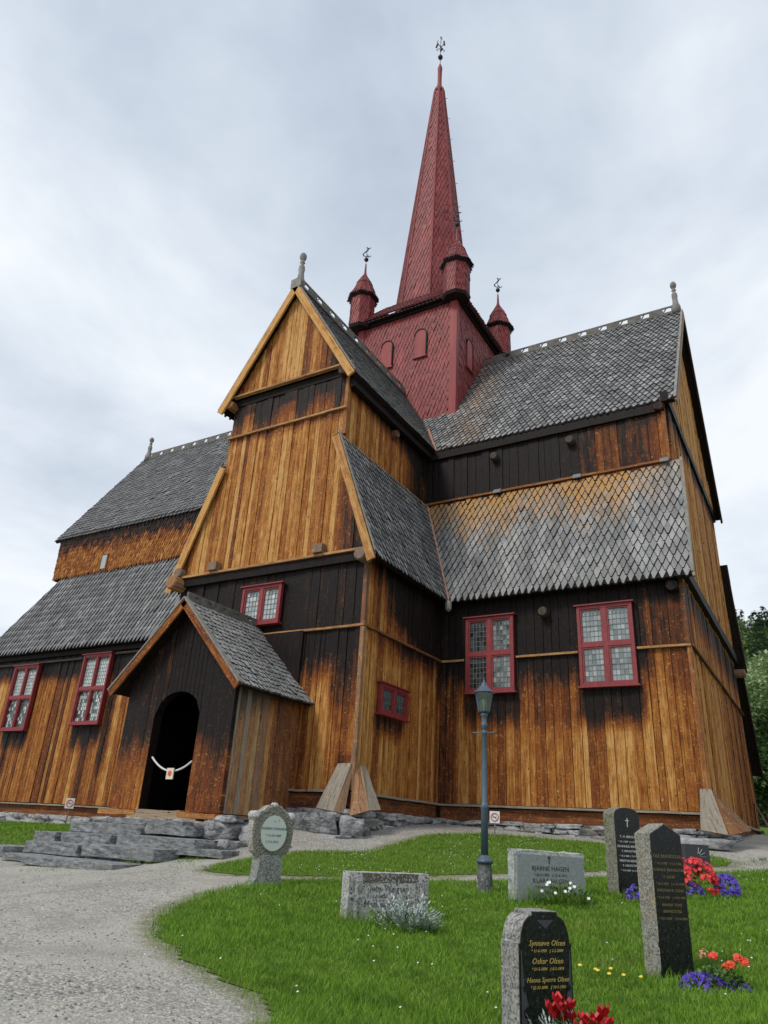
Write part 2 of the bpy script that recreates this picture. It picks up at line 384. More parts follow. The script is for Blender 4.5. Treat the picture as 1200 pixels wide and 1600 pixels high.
# string courses, beams
def strip(p0,p1,w=.09,h=.06,att=(.6,.1,.25),name='ledge_board',mt=None,up=(0,0,1)):
    q=MB(); q.beam(p0,p1,w,h,up,att,nseg=max(1,int((Vector(p1)-Vector(p0)).length/.6)),jit=.006); return q.build(name,mt or WOOD,CH)
strip((-3.3,-.06,ZM),(.06,-.06,ZM)); strip((-7.1,-.14,6.25),(.12,-.14,6.25),.12,.07); strip((-5.9,-.13,11.12),(-1.08,-.13,11.12),.08,.06); strip((-6.15,-.22,12.69),(-.9,-.22,12.69),.14,.07)
strip((.06,-.06,ZM),(.06,YC,ZM),.09,.06,(.5,.5,.1))
strip((-7.15,-.05,6.08),(.2,-.05,6.08),.16,.28,(.3,1,0),'wall_beam',TAR)
strip((-5.95,-.03,12.5),(-1.05,-.03,12.5),.14,.26,(.3,1,0),'wall_beam',TAR)
# side of the near arm (x=0, looking +x)
def tarAs_low(s,z):
    t=.22+.6*sm(z,3.2,4.2)*sm(s,0.2,2.4)+.12*sm(z,3.5,4.1)
    if .7<s<2.5: t=max(t,.85*sm(z,1.0,1.9)*(1 if z<2 else .2)*(1 if .85<s<2.3 else .5))
    t=max(t,.95*sm(s,4.0,4.6)*sm(z,1.5,3.5)); t=max(t,.5*sm(s,3.6,4.5))
    return t
m=MB(); boards(m,(0,0,0),(0,1,0),(1,0,0),0,YC,lambda s:ZM-.03,lambda s:.0,tarAs_low,wr=(.11,.22))
def tarAs_mid(s,z): return min(1,.30+.8*sm(s,.3,2.2)*sm(z+.25*s,4.5,5.6)+.5*sm(s,2.2,4)+.3*sm(z,5.2,5.9))
boards(m,(-.02,0,0),(0,1,0),(1,0,0),0,YC,lambda s:6.85,lambda s:ZM+.03,tarAs_mid,wr=(.13,.26))
m.build('plank_wall',WOOD,CH)
m=MB(); boards(m,(-1.15,0,0),(0,1,0),(1,0,0),0,YC+.85,lambda s:12.6,lambda s:9.9,lambda s,z:.24+.75*sm(z-.12*(5-s),10.9,11.9)+.55*sm(s,2.8,5),wr=(.14,.26))
m.build('plank_wall',WOOD,CH)
m=MB(); boards(m,(-7,0,0),(0,-1,0),(-1,0,0),-YC,0,lambda s:ZB,lambda s:-.3,lambda s,z:.4+.5*sm(z,3,4.5)); boards(m,(-5.85,0,0),(0,-1,0),(-1,0,0),-YC-.9,0,lambda s:12.6,lambda s:9.9,lambda s,z:.6)
m.build('plank_wall',WOOD,CH)
# near arm roofs
OVE=.37
sh_y=lambda x,r:(r,0,.5)
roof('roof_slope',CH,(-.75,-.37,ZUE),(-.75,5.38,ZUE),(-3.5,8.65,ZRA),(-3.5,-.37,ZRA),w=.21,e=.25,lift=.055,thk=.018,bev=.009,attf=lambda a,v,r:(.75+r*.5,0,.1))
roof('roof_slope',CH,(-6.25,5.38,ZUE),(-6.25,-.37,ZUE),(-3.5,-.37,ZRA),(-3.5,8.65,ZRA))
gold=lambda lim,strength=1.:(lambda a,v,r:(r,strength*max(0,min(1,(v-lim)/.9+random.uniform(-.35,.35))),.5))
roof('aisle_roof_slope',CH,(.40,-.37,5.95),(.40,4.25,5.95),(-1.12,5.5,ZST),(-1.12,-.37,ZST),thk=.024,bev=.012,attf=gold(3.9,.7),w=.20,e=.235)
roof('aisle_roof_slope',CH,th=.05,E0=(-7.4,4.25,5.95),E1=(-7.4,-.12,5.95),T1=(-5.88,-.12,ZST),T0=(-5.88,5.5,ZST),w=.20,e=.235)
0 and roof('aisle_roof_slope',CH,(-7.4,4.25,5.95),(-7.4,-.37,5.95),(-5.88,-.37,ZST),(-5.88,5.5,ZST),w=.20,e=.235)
# right arm
def tarC_low(s,z):
    t=.28+.72*sm(z,2.55,4.0)*(1-.8*sm(s,6.0,6.6))
    if s<.6: t=max(t,.62)
    t=max(t,.9*(1-sm(abs(s-1.7),.8,1.15))*sm(z,1.5,2.7))
    t=max(t,1.0*(1-sm(abs(s-5.2),.75,1.1))*sm(z,1.5,2.6))
    if 2.6<s<4.3: t=max(t,.5*sm(z,1.2,2.4))
    return t
def tarC_mid(s,z): return 1.03-.58*sm(s,6.0,6.7)*(1-sm(z,5.2,6.))
m=MB(); boards(m,(0,YC,0),(1,0,0),(0,-1,0),0,XC,lambda s:ZM-.03,lambda s:.0,tarC_low,wr=(.15,.30),proud=.035)
boards(m,(0,YC+.02,0),(1,0,0),(0,-1,0),0,XC,lambda s:7.0,lambda s:ZM+.03,tarC_mid,wr=(.2,.34))
m.build('plank_wall',WOOD,CH)
for x0,x1 in((0.02,.84),(2.52,4.38),(6.02,XC+.06)):
    strip((x0,YC-.07,ZM),(x1,YC-.07,ZM),.09,.06,(.5,.1,.25))
m=MB(); boards(m,(0,5.47,0),(1,0,0),(0,-1,0),-1.15,7.3,lambda s:12.15,lambda s:9.9,lambda s,z:1.03-.42*sm(s,3.6,5.8)*(1-.6*sm(z,11.3,12))-.2*sm(s,6.4,7.2),wr=(.2,.4))
m.build('plank_wall',WOOD,CH)
strip((-1.1,5.44,12.0),(7.35,5.44,12.0),.2,.3,(.3,1,0),'wall_beam',TAR);strip((-.98,-.05,12.05),(-.98,5.4,12.05),.2,.3,(.3,1,0),'wall_beam',TAR)  # black beams added below the upper eaves, standing in for soffit shadow
strip((-1.1,5.42,10.1),(7.25,5.42,10.1),.08,.07,(.5,.35,.1))
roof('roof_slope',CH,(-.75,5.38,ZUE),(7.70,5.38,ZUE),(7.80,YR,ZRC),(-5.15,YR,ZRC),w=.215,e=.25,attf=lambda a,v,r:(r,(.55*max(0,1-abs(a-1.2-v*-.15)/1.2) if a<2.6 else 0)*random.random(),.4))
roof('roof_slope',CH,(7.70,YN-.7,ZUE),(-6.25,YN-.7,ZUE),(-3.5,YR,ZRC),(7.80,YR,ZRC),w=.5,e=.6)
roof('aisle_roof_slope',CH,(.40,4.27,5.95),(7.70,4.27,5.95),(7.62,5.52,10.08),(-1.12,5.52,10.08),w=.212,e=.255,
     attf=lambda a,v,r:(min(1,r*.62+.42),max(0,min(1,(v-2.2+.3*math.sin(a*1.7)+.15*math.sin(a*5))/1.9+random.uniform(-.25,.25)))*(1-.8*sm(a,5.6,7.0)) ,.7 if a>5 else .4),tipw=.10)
# east end (x=XC): s runs along +y
def profC(s):
    s2=s-YC if s<YR else YN-s
    if s2<.82: return 5.98+(s2+.39)/1.21*4.09-.12
    return 12.2+(s2-.72)*1.395-.16
def tarE(s,z):
    t=.2+.08*math.sin(s*3)
    if z<ZM: return t+.25*sm(s,9,14)
    if z<ZB: return .34+.6*sm(z-.05*(16-s),4.3,5.6)
    return t
m=MB(); boards(m,(XC,0,0),(0,1,0),(1,0,0),YC,YN,lambda s:ZM-.03,lambda s:-.05,tarE,wr=(.11,.22)); boards(m,(XC-.02,0,0),(0,1,0),(1,0,0),YC,YN,lambda s:6.4,lambda s:ZM+.03,tarE,wr=(.12,.25))
m.build('plank_wall',WOOD,CH)
m=MB(); boards(m,(XC+.06,0,0),(0,1,0),(1,0,0),YC+.05,YN-.05,lambda s:min(profC(s),12.2),lambda s:6.5,lambda s,z:.16+.75*sm(z,11.3,12.1),wr=(.10,.2))
boards(m,(XC+.14,0,0),(0,1,0),(1,0,0),YC+.7,YN-.7,lambda s:profC(s),lambda s:12.45,lambda s,z:.1,wr=(.10,.2))
m.build('gable_boarding',WOOD,CH)
strip((XC+.08,YC,ZM),(XC+.08,YN,ZM),.08,.06,(.5,.7,0)); strip((XC+.05,YC-.2,6.3),(XC+.05,YN+.2,6.3),.22,.34,name='wall_beam',mt=TAR); strip((XC+.05,YC+.6,12.3),(XC+.05,YN-.6,12.3),.22,.36,name='wall_beam',mt=TAR)
roof('aisle_roof_slope',CH,(7.7,YN+.39,5.95),(0,YN+.39,5.95),(0,YN-.85,ZST),(7.7,YN-.85,ZST),w=.5,e=.6)
m=MB(); boards(m,(0,YN,0),(-1,0,0),(0,1,0),-7.34,0,lambda s:ZB,lambda s:-.2,lambda s,z:.5); boards(m,(0,YN-.85,0),(-1,0,0),(0,1,0),-7.34,1.1,lambda s:12.6,lambda s:9.9,lambda s,z:.5)
m.build('plank_wall',WOOD,CH)
# low sacristy behind the east end
m=MB(); boards(m,(7.2,0,0),(0,1,0),(1,0,0),YN+.02,19.0,lambda s:6.2-(s-YN)*1.5,lambda s:-.05,lambda s,z:.35+.3*sm(z,1,3)); boards(m,(0,19.0,0),(-1,0,0),(0,1,0),-7.2,-3,lambda s:2.6,lambda s:-.1,lambda s,z:.5)
m.build('plank_wall',WOOD,CH)
roof('aisle_roof_slope',CH,(7.55,19.35,2.1),(3,19.35,2.1),(3,YN+.5,6.0),(7.55,YN+.5,6.0),w=.4,e=.5,th=.06)
# left arm (nave)
def tarB(s,z):
    t=.36+.7*sm(z,4.3,5.0)+.12*math.sin(s*2.3)+.12*sm(s,-12,-7)
    for c in(-20.9,-16.2): t=max(t,(.85+.1)*(1-sm(abs(s-c),.75,1.0))*sm(z,.9,2.2))
    t=max(t,.75*(1-sm(abs(s+15.0),.0,.6))*sm(z,-.6,1.5)); return t
m=MB(); boards(m,(0,YC,0),(1,0,0),(0,-1,0),XW,-7,lambda s:6.9,lambda s:-.5,tarB,wr=(.18,.34),proud=.045)
m.build('plank_wall',WOOD,CH)
m=MB(); boards(m,(XW,0,0),(0,-1,0),(-1,0,0),-YN,-YC,lambda s:5.9,lambda s:-.5,lambda s,z:.5,wr=(.3,.5)); m.build('plank_wall',WOOD,CH)
strip((XW-.1,YC-.1,5.36),(-17.25,YC-.1,5.36),.1,.09,(.5,.9,.1)); strip((-15.2,YC-.1,5.44),(-7,YC-.1,5.44),.1,.09,(.5,.9,.1))
strip((XW-.1,YC-.12,5.66),(-7,YC-.12,5.66),.12,.2,(.5,1,0),'wall_beam',TAR)
roof('aisle_roof_slope',CH,(XW-.4,4.27,5.8),(-7.4,4.27,5.8),(-5.88,5.5,9.86),(-21.5,5.5,9.86),w=.235,e=.34,lift=.075,attf=lambda a,v,r:(r*.62,.7*sm(v,4.0,4.4)*random.random(),.1))
roof('aisle_roof_slope',CH,(XW-.4,YN+.4,5.8),(XW-.4,4.27,5.8),(-21.5,5.5,9.86),(-21.5,YN-.9,9.86),w=.4,e=.4)
m=MB(); NB=shakes(m,(-22.1,5.40,9.84),(-5.9,5.40,9.84),(-5.9,5.46,12.2),(-22.3,5.46,12.2),w=.15,e=.2,attf=lambda a,v,r:(r,.33+.62*sm(v+random.uniform(-.25,.25),1.0,1.9),0),lift=.05)
m.poly([(-22.1,5.40,9.84),(-5.9,5.40,9.84),(-5.9,5.46,12.2),(-22.3,5.46,12.2)],.1,(0,-1,0),(.5,.9,0))
m.build('shingled_wall',WOOD,CH)
m=MB(); m.box((-22.2,5.5,9.8),(-22.1,YN-.9,12.2),(.5,.5,0)); m.build('plank_wall',WOOD,CH)
roof('roof_slope',CH,(-22.7,5.38,11.98),(-6.25,5.38,11.98),(-1.85,YR,ZRC),(-23.9,YR,ZRC),w=.25,e=.28,attf=lambda a,v,r:(r*.62,0,.1))
roof('roof_slope',CH,(-6.25,YN-.7,11.98),(-22.7,YN-.7,11.98),(-23.9,YR,ZRC),(-3.5,YR,ZRC),w=.5,e=.6)
m=MB(); m.add([(-22.3,5.5,11.9),(-22.3,YN-.9,11.9),(-23.5,YR,19.2)],[(0,2,1)],[(5.5,11.9,0),(15.6,11.9,0),(YR,19.2,0)],(.5,.5,0)); m.build('gable_boarding',WOOD,CH)
# slit window on the shingled wall
m=MB(); m.box((-18.62,5.33,9.86),(-18.18,5.42,10.66)); f=m.build('window',WOOD,CH)
m=MB(); m.box((-18.56,5.32,9.92),(-18.24,5.335,10.6),(.4,.7,0)); m.build('pane',GLASS,f)
# north arm body, simple but solid
m=MB(); boards(m,(0,0,0),(0,1,0),(1,0,0),YN+2.5,YN+5,lambda s:ZB,lambda s:-.2,lambda s,z:.4); boards(m,(-7,0,0),(0,-1,0),(-1,0,0),-YN-5,-YN,lambda s:ZB,lambda s:-.2,lambda s,z:.4)
boards(m,(0,YN+5,0),(-1,0,0),(0,1,0),0,7,lambda s:12.2+(3.5-abs(s-3.5)-.75)*1.65 if 1.15<s<5.85 else 6+(min(s,7-s))*3,lambda s:-.2,lambda s,z:.4)
m.build('plank_wall',WOOD,CH)
roof('roof_slope',CH,(-.75,12.5,ZUE),(-.75,YN+5.4,ZUE),(-3.5,YN+5.4,ZRA),(-3.5,12.5,ZRA),w=.5,e=.6); roof('roof_slope',CH,(-6.25,YN+5.4,ZUE),(-6.25,12.5,ZUE),(-3.5,12.5,ZRA),(-3.5,YN+5.4,ZRA),w=.5,e=.6)
roof('aisle_roof_slope',CH,(.4,YN-.5,5.95),(.4,YN+5.4,5.95),(-1.12,YN+5.4,ZST),(-1.12,YN-.5,ZST),w=.5,e=.6)
# ---- bargeboards along the verges
NEW=(.9,-.12,0)
def barge(p0,p1,drop=.26,th=.07,att=NEW,nrm=(0,-1,0),name='bargeboard',mt=None):
    p0=Vector(p0);p1=Vector(p1);d=(p1-p0).normalized();n=Vector(nrm);u=n.cross(d)
    if u.z<0:u=-u
    q=MB();q.beam(p0-u*(drop/2-.05),p1-u*(drop/2-.05),th,drop,u,att,nseg=4); return q.build(name,mt or WOOD,CH)
y=-.40
barge((-.72,y,12.12),(-3.5,y,16.72)); barge((-6.28,y,12.12),(-3.5,y,16.72))
barge((.44,y,5.8),(-1.1,y,9.98),.24,att=(.9,-.02,.1)); barge((-7.44,-.22,5.8),(-5.9,-.22,9.98),.26)
barge((7.74,5.34,12.08),(7.84,YR,19.42),.22,nrm=(1,0,0),att=(.5,.3,.6)); barge((7.74,YN-.66,12.08),(7.84,YR,19.42),.3,nrm=(1,0,0),att=(.3,1,0))
barge((7.74,4.2,5.85),(7.66,5.46,10.0),.1,nrm=(1,0,0),att=(.5,.3,.8)); barge((7.74,YN+.42,5.85),(7.66,YN-.85,10.0),.2,nrm=(1,0,0),att=(.3,1,0)); barge((7.57,19.4,2.0),(7.57,YN+.5,6.0),.16,nrm=(1,0,0),att=(.3,1,0))
# grey cap boards on the verge tops (thin, lying on the shakes)
def cap(p0,p1,w=.10,h=.035,mt=None,name='verge_cap',up=(0,0,1)):
    q=MB();q.beam(p0,p1,w,h,up,nseg=3); return q.build(name,mt or GREYW,CH)
cap((-.68,-.36,12.24),(-3.5,-.36,16.86)); cap((-6.32,-.36,12.24),(-3.5,-.36,16.86))
cap((.46,-.36,6.05),(-1.1,-.36,10.2),.08); cap((-7.46,-.17,6.05),(-5.9,-.17,10.2),.08)
cap((7.72,5.3,12.22),(7.82,YR,19.56),.08); cap((7.72,4.18,6.0),(7.64,5.48,10.15),.08)
# valley flashings
def valley(p0,p1,w,nz=.07):
    p0=Vector(p0)+V(.02,-.02,nz);p1=Vector(p1)+V(.02,-.02,nz); q=MB();q.tube([p0,(p0+p1)/2,p1],w,6); return q.build('valley_flashing',COPPER,CH)
valley((.42,4.23,5.9),(-1.12,5.5,10.06),.05); valley((-.74,5.36,12.14),(-1.75,6.6,14.0),.05)
q=MB();q.lathe([(.03,-.36),(.10,-.3),(.11,-.12),(.09,-.02)],(.47,4.16,5.95),8);q.build('valley_spout',GREYW,CH)
for x in(1.55,4.33,7.05): 
    q=MB();q.box((x,5.36,10.12),(x+.26,5.43,10.17));q.box((x,5.3,10.02),(x+.26,5.37,10.12)); q.build('flashing_patch',LEAD,CH)
# ---- log ends
def log(c,n,r=.17,L=.34,att=(.5,.45,.5)):
    q=MB(); c=Vector(c); n=Vector(n); q.tube([c-n*.1,c+n*(L-.05),c+n*L],[r,r,r*.85],10,att); return q.build('beam_end',WOOD,CH,False)
log((-7.02,-.1,6.02),(0,-1,0),.23,.42,(.7,.2,.3)); log((-.02,-.1,6.02),(0,-1,0),.2,.32,(.5,.55,.5)); log((-7.02,0,6.4),(0,-1,0),.17,.3)
log((-5.88,-.1,12.38),(0,-1,0),.17,.26,(.6,.4,.2)); log((-1.2,-.1,12.44),(0,-1,0),.19,.24,(.4,.8,0))
for x in(-5.55,-1.55): 
    q=MB();q.box((x-.17,-.3,6.3),(x+.17,-.05,6.56),(.4,.5,.5));q.build('beam_end',WOOD,CH)
for p in((3.43,YC,5.38),(1.6,5.47,11.45),(4.3,5.47,11.45)): log(p,(0,-1,0),.15,.26,(.3,.9,.2))
log((-1.15,2.8,11.66),(1,0,0),.14,.26,(.3,.7,.2)); log((7.1,YC,5.75),(0,-1,0),.17,.28,(.3,.95,0)); log((7.2,5.5,12.0),(0,-1,0),.17,.25,(.3,.9,0)); log((XC,YN-.15,5.7),(1,0,0),.17,.4,(.3,.5,.4))
# corner posts
for x,yy,z0,z1,a in((.02,-.02,.02,ZM-.04,(.6,.3,.35)),(.0,-.0,ZM+.04,ZB,(.5,.5,.2)),(-1.13,-.03,10.2,12.5,(.7,.2,.1)),(XC+.01,YC-.01,.0,ZM-.04,(.6,.3,.1)),(XC-.01,YC+.01,ZM+.04,ZB,(.6,.6,.1)),(7.3,5.46,10.1,12.3,(.7,.3,.1))):
    q=MB();q.beam((x,yy,z0),(x,yy,z1),.12,.12,(0,1,0),a);q.build('corner_post',WOOD,CH)
# ---- base: drip board, ground beam, stones
def base(p0,p1,z,n,att=(.5,.15,.9),zb=None):
    p0=Vector((*p0,z));p1=Vector((*p1,z));n=Vector(n)
    q=MB();q.beam(p0+n*.08,p1+n*.08,.22,.055,(0,0,1),att,nseg=8,jit=.008);q.build('drip_board',WOOD,CH)
    q=MB();q.beam(p0-n*.06+V(0,0,-.22),p1-n*.06+V(0,0,-.22),.2,.34,(0,0,1),(.5,.52,.05),nseg=8,jit=.015);q.build('ground_beam',WOOD,CH)
base((-2,0),(-.1,0),-.02,(0,-1,0)); base((0,-.05),(0,YC-.2),-.04,(1,0,0)); base((0.1,YC),(XC-.15,YC),-.05,(0,-1,0)); base((XC,YC),(XC,YN),-.1,(1,0,0))
base((XW,YC),(-7,YC),-.56,(0,-1,0)); base((XC,YN),(7.2,19),-.1,(1,0,0))
q=MB();q.box((XW+.1,YC+.15,-3),(XC-.1,YN-.1,-.9));q.box((-6.9,.1,-3),(-.12,YN+4.8,-.45))
q.box((-6.93,.09,-.45),(-.08,YC+1,6.7));q.box((-5.75,.12,6.7),(-1.25,8,12.5));q.box((-.6,YC+.09,-.9),(XC-.08,YN-.09,6.9));q.box((-1.0,5.6,6.9),(XC-.14,YN-.95,12.1));q.box((XW+.1,YC+.09,-.9),(-6.5,YN-.09,6.1));q.box((-22,5.6,6.1),(-5.7,YN-1,11.9));q.build('light_leak_backing',simple('dark_fill',(.02,.02,.02)),CH)  # dark boxes added inside the walls to stop sky light leaking through
from mathutils import noise as mn
def stone(m,c,size,ang=0,rnd=None,rough=.09,tilt=0,blk=.8):
    bm=bmesh.new(); bmesh.ops.create_cube(bm,size=1); bmesh.ops.subdivide_edges(bm,edges=bm.edges[:],cuts=3,use_grid_fill=True)
    sd=Vector((random.uniform(-90,90),random.uniform(-90,90),0)); rot=Matrix.Rotation(ang,3,'Z')@Matrix.Rotation(tilt,3,'Y')
    vs=[]
    for v in bm.verts:
        p=v.co.copy(); s=p.normalized()*.62; p=p*blk+s*(1-blk)
        n=Vector((mn.noise(p*1.7+sd),mn.noise(p*1.7+sd+V(7,0,0)),mn.noise(p*1.7+sd+V(0,9,0))))*.22+Vector((mn.noise(p*5+sd),mn.noise(p*5+sd+V(7,0,0)),mn.noise(p*5+sd+V(0,9,0))))*rough
        p=p+n; p=Vector((p.x*size[0],p.y*size[1],p.z*size[2])); vs.append(rot@p+Vector(c))
    m.add(vs,[tuple(q.index for q in f.verts) for f in bm.faces],[(q.x,q.z,0) for q in vs],(random.random() if rnd is None else rnd,.5,0)); bm.free()
import bmesh
def stonewall(p0,p1,ztop,n,zf,name='foundation_wall',hr=(.11,.24),wr=(.2,.75)):
    p0=Vector((*p0,0));p1=Vector((*p1,0));d=(p1-p0);L=d.length;d.normalize();n=Vector(n);ang=math.atan2(d.y,d.x); m=MB()
    z=ztop
    zmin=min(zf(p0+d*L*k/6)for k in range(7))-.25
    row=0
    while z>zmin:
        h=random.uniform(*hr); s=-random.uniform(0,.3)
        while s<L:
            w=random.uniform(*wr); c=p0+d*(s+w/2)+n*random.uniform(-.03,.09); c.z=z-h/2+random.uniform(-.02,.02)
            if s+w/2<L+.05 and c.z+h>zf(c)-.1: stone(m,c,(w*.97,.36,h*.93),ang+random.uniform(-.06,.06),tilt=random.uniform(-.05,.05))
            s+=w
        z-=h*.93; row+=1
    return m.build(name,STONE,CH,True)
zf=lambda p:g1(p.x,p.y)
stonewall((-1.8,0.02),(0.1,0.02),-.42,(0,-1,0),zf,hr=(.14,.2)); stonewall((.02,-.1),(.02,YC-.05),-.42,(1,0,0),zf); stonewall((0,YC-.02),(XC,YC-.02),-.42,(0,-1,0),zf); stonewall((XC-.02,YC),(XC-.02,YN+2.4),-.42,(1,0,0),zf); stonewall((XW,YC),(-5.5,YC),-.92,(0,-1,0),zf,wr=(.3,1.1)); 
stonewall((-1.9,-2.62),(-1.9,-.1),-.78,(1,0,0),zf,hr=(.2,.3),wr=(.35,.6)); stonewall((-5.4,-2.6),(-1.8,-2.6),-.86,(0,-1,0),zf)
for k_ in (dict(a=((-.75,-.36,-.78),(1.35,.6,.52),0,.15,),b=.9),dict(a=((-.6,-.5,-1.1),(1.7,.6,.2),.03,.8,),b=.9),dict(a=((-1.65,-.4,-.62),(.35,.4,.2),.1,.3,),b=.8),dict(a=((.2,-.3,-.8),(.5,.5,.4),.7,.3,),b=.8),dict(a=((-1.35,-2.9,-1.02),(.75,.45,.36),.2,.2,),b=.8),dict(a=((-.75,-2.6,-1.1),(.5,.4,.38),.5,.6,),b=.8),dict(a=((-1.2,-2.95,-.8),(.55,.35,.14),.1,.2,),b=.8),dict(a=((-.2,-2.5,-1.25),(.45,.4,.3),.1,.4,),b=.8),dict(a=((-1.0,-3.15,-1.3),(.5,.4,.2),.1,.3,),b=.8),dict(a=((6.9,4.4,-.72),(1.5,.5,.2),-.02,.55,),b=.92),dict(a=((.3,-.15,-1.05),(.5,.4,.12),.3,.7,),b=.8)):
    q=MB();stone(q,*k_['a'],blk=k_['b']);q.build('boulder',STONE,CH,True)

# splayed boards covering the corners
def plank(a,b,c,d,th,att=(.5,.1,.95),nn=None):
    q=MB(); a,b,c,d=map(Vector,(a,b,c,d)); n=(b-a).cross(d-a).normalized()
    if nn is not None and n.dot(Vector(nn))<0:n=-n
    P=[a,b,c,d]; vs=P+[p-n*th for p in P]
    uv=[(0,0,0),(.25,0,0),(.25,.9,0),(0,.9,0)]; uv=uv+[(u[0]+.3,u[1],0) for u in uv]
    q.add(vs,[(0,1,2,3),(7,6,5,4),(0,4,5,1),(1,5,6,2),(2,6,7,3),(3,7,4,0)],uv,att); bm=bmesh.new(); return q.build('corner_cover',WOOD,CH)
plank((-.60,-.62,-.42),(-.16,-.52,-.48),(-.02,-.10,.64),(-.40,-.12,.62),.04,nn=(0,-1,.2)); plank((-.16,-.52,-.48),(.0,-.28,-.52),(.0,-.04,.62),(-.02,-.10,.64),.03,(.5,.25,.5),nn=(1,0,0))
plank((.16,-.30,-.56),(.56,-.10,-.42),(.12,.14,.62),(.03,-.06,.64),.04,(.5,.3,.35),nn=(0,-1,0)); plank((.56,-.10,-.42),(.66,.28,-.38),(.12,.34,.62),(.12,.14,.62),.04,nn=(1,0,.2))
x=XC
plank((x-.18,YC-.42,-.42),(x+.42,YC-.42,-.5),(x+.12,YC-.08,.52),(x-.14,YC-.08,.52),.05,nn=(0,-1,.2)); plank((x+.46,YC-.35,-.5),(x+.72,YC+1.35,-.35),(x+.08,YC+.12,.5),(x+.10,YC-.05,.56),.04,(.5,.34,.15),nn=(1,0,.2)); plank((x+.74,YC+1.4,-.35),(x+.72,YC+1.75,-.33),(x+.06,YC+.35,.55),(x+.06,YC+.12,.56),.06,nn=(1,0,.2))
plank((x+.6,YN-1.0,-.25),(x+.55,YN+.1,-.2),(x+.03,YN+.0,.9),(x+.03,YN-.35,1.0),.05,(.5,.4,.5),nn=(1,0,.2))
# ---- windows
def window(O,U,N,w,h,cols=2,rows=2,bright=(.2,.2),lean=0,name='window',cellw=.12,cellh=.15,rec=.11,bars=0,seed=0,mul=.12,rl=0):
    """O = bottom centre on the wall face"""
    O=Vector(O);U=Vector(U);N=Vector(N);Z=V(0,0,1); rr=random.Random(seed)
    P=lambda a,z,d:O+U*a+Z*z+N*d
    m=MB()
    fw=.085
    def bar(a0,z0,a1,z1,ww,d0,d1): m.beam(P(a0,z0,(d0+d1)/2),P(a1,z1,(d0+d1)/2),ww,d1-d0,N)
    bar(-w/2+fw/2,0,-w/2+fw/2,h,fw,0,rec); bar(w/2-fw/2,0,w/2-fw/2,h,fw,0,rec); bar(-w/2+fw,h-fw/2,w/2-fw,h-fw/2,fw,0,rec-.003); bar(-w/2+fw,fw/2,w/2-fw,fw/2,fw,0,rec-.003)
    hm=h*.5 if rows>1 else 0
    if rows>1: bar(-w/2+fw,hm,w/2-fw,hm,.11,0.01,rec-.012)
    if cols>1:
        segs=[(fw,hm-.055),(hm+.055,h-fw)] if rows>1 else [(fw,h-fw)]
        for a,b in segs: bar(0,a,0,b,mul,0.01,rec-.010)
    op=[]
    xs=[(-w/2+fw,-mul/2),(mul/2,w/2-fw)] if cols>1 else [(-w/2+fw,w/2-fw)]
    zs=[(fw,hm-.055),(hm+.055,h-fw)] if rows>1 else [(fw,h-fw)]
    sw=.045
    for a,b in xs:
        for c,d in zs:
            bar(a+sw/2,c,a+sw/2,d,sw,.01,rec-.03);bar(b-sw/2,c,b-sw/2,d,sw,.01,rec-.03);bar(a+sw,c+sw/2,b-sw,c+sw/2,sw,.01,rec-.032);bar(a+sw,d-sw/2,b-sw,d-sw/2,sw,.01,rec-.032)
            op.append((a+sw,b-sw,c+sw,d-sw,c>hm-.01 and rows>1 or rows==1))
    win=m.build(name,REDP,CH)
    q=MB();q.beam(P(-w/2-.07,h+.02,rec*.62),P(w/2+.07,h+.02,rec*.62),rec+.09,.035,Z);q.build('drip_cap',REDP,win)
    q=MB();q.beam(P(-w/2-.06,-.022,rec*.62),P(w/2+.06,-.022,rec*.62),rec+.09,.045,Z);q.build('sill',REDP,win)
    for a,b,c,d,upr in op:
        g=MB();ld=MB()
        nx=max(2,round((b-a)/cellw));nz=max(2,round((d-c)/cellh))
        for i in range(nx):
            for j in range(nz):
                x0=a+(b-a)*i/nx;x1=a+(b-a)*(i+1)/nx;z0=c+(d-c)*j/nz;z1=c+(d-c)*(j+1)/nz
                tb=rr.random();br_=(bright[1] if upr else bright[0])+(rl if a>0 else 0)  # rl lightens the right-hand panes: bright reflections painted into the glass
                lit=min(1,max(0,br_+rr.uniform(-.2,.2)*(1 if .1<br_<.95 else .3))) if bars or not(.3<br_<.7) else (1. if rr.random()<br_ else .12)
                t1,t2,t3,t4=(rr.uniform(-.004,.004) for _ in range(4))
                g.add([P(x0,z0,.035+t1),P(x1,z0,.035+t2),P(x1,z1,.035+t3),P(x0,z1,.035+t4)],[(0,1,2,3) if U.cross(Z).dot(N)>0 else (3,2,1,0)],None,(tb,lit,0))
        for i in range(1,nx): x0=a+(b-a)*i/nx; ld.beam(P(x0,c,.043),P(x0,d,.043),.011,.010,N)
        for j in range(1,nz): z0=c+(d-c)*j/nz; ld.beam(P(a,z0,.043),P(b,z0,.043),.012 if (j%3 or not bars) else .03,.011 if (j%3 or not bars) else .022,N)
        if upr:
            # pointed tracery in the top row
            zt=c+(d-c)*(nz-1)/nz
            for i in range(nx):
                x0=a+(b-a)*i/nx;x1=a+(b-a)*(i+1)/nx;xm=(x0+x1)/2
                ld.beam(P(x0,zt,.0445),P(xm,d,.0445),.010,.010,N);ld.beam(P(x1,zt,.0445),P(xm,d,.0445),.010,.010,N)
        g.build('pane',GLASS,win); ld.build('lead_came',LEAD,win)
    return win
fN=(0,-1,0);X1=(1,0,0)
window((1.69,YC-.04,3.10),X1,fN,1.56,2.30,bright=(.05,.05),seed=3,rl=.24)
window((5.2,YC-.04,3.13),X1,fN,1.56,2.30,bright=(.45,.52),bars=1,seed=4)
window((-3.52,-.05,4.42),X1,fN,1.46,1.16,rows=1,bright=(.72,.72),seed=5)
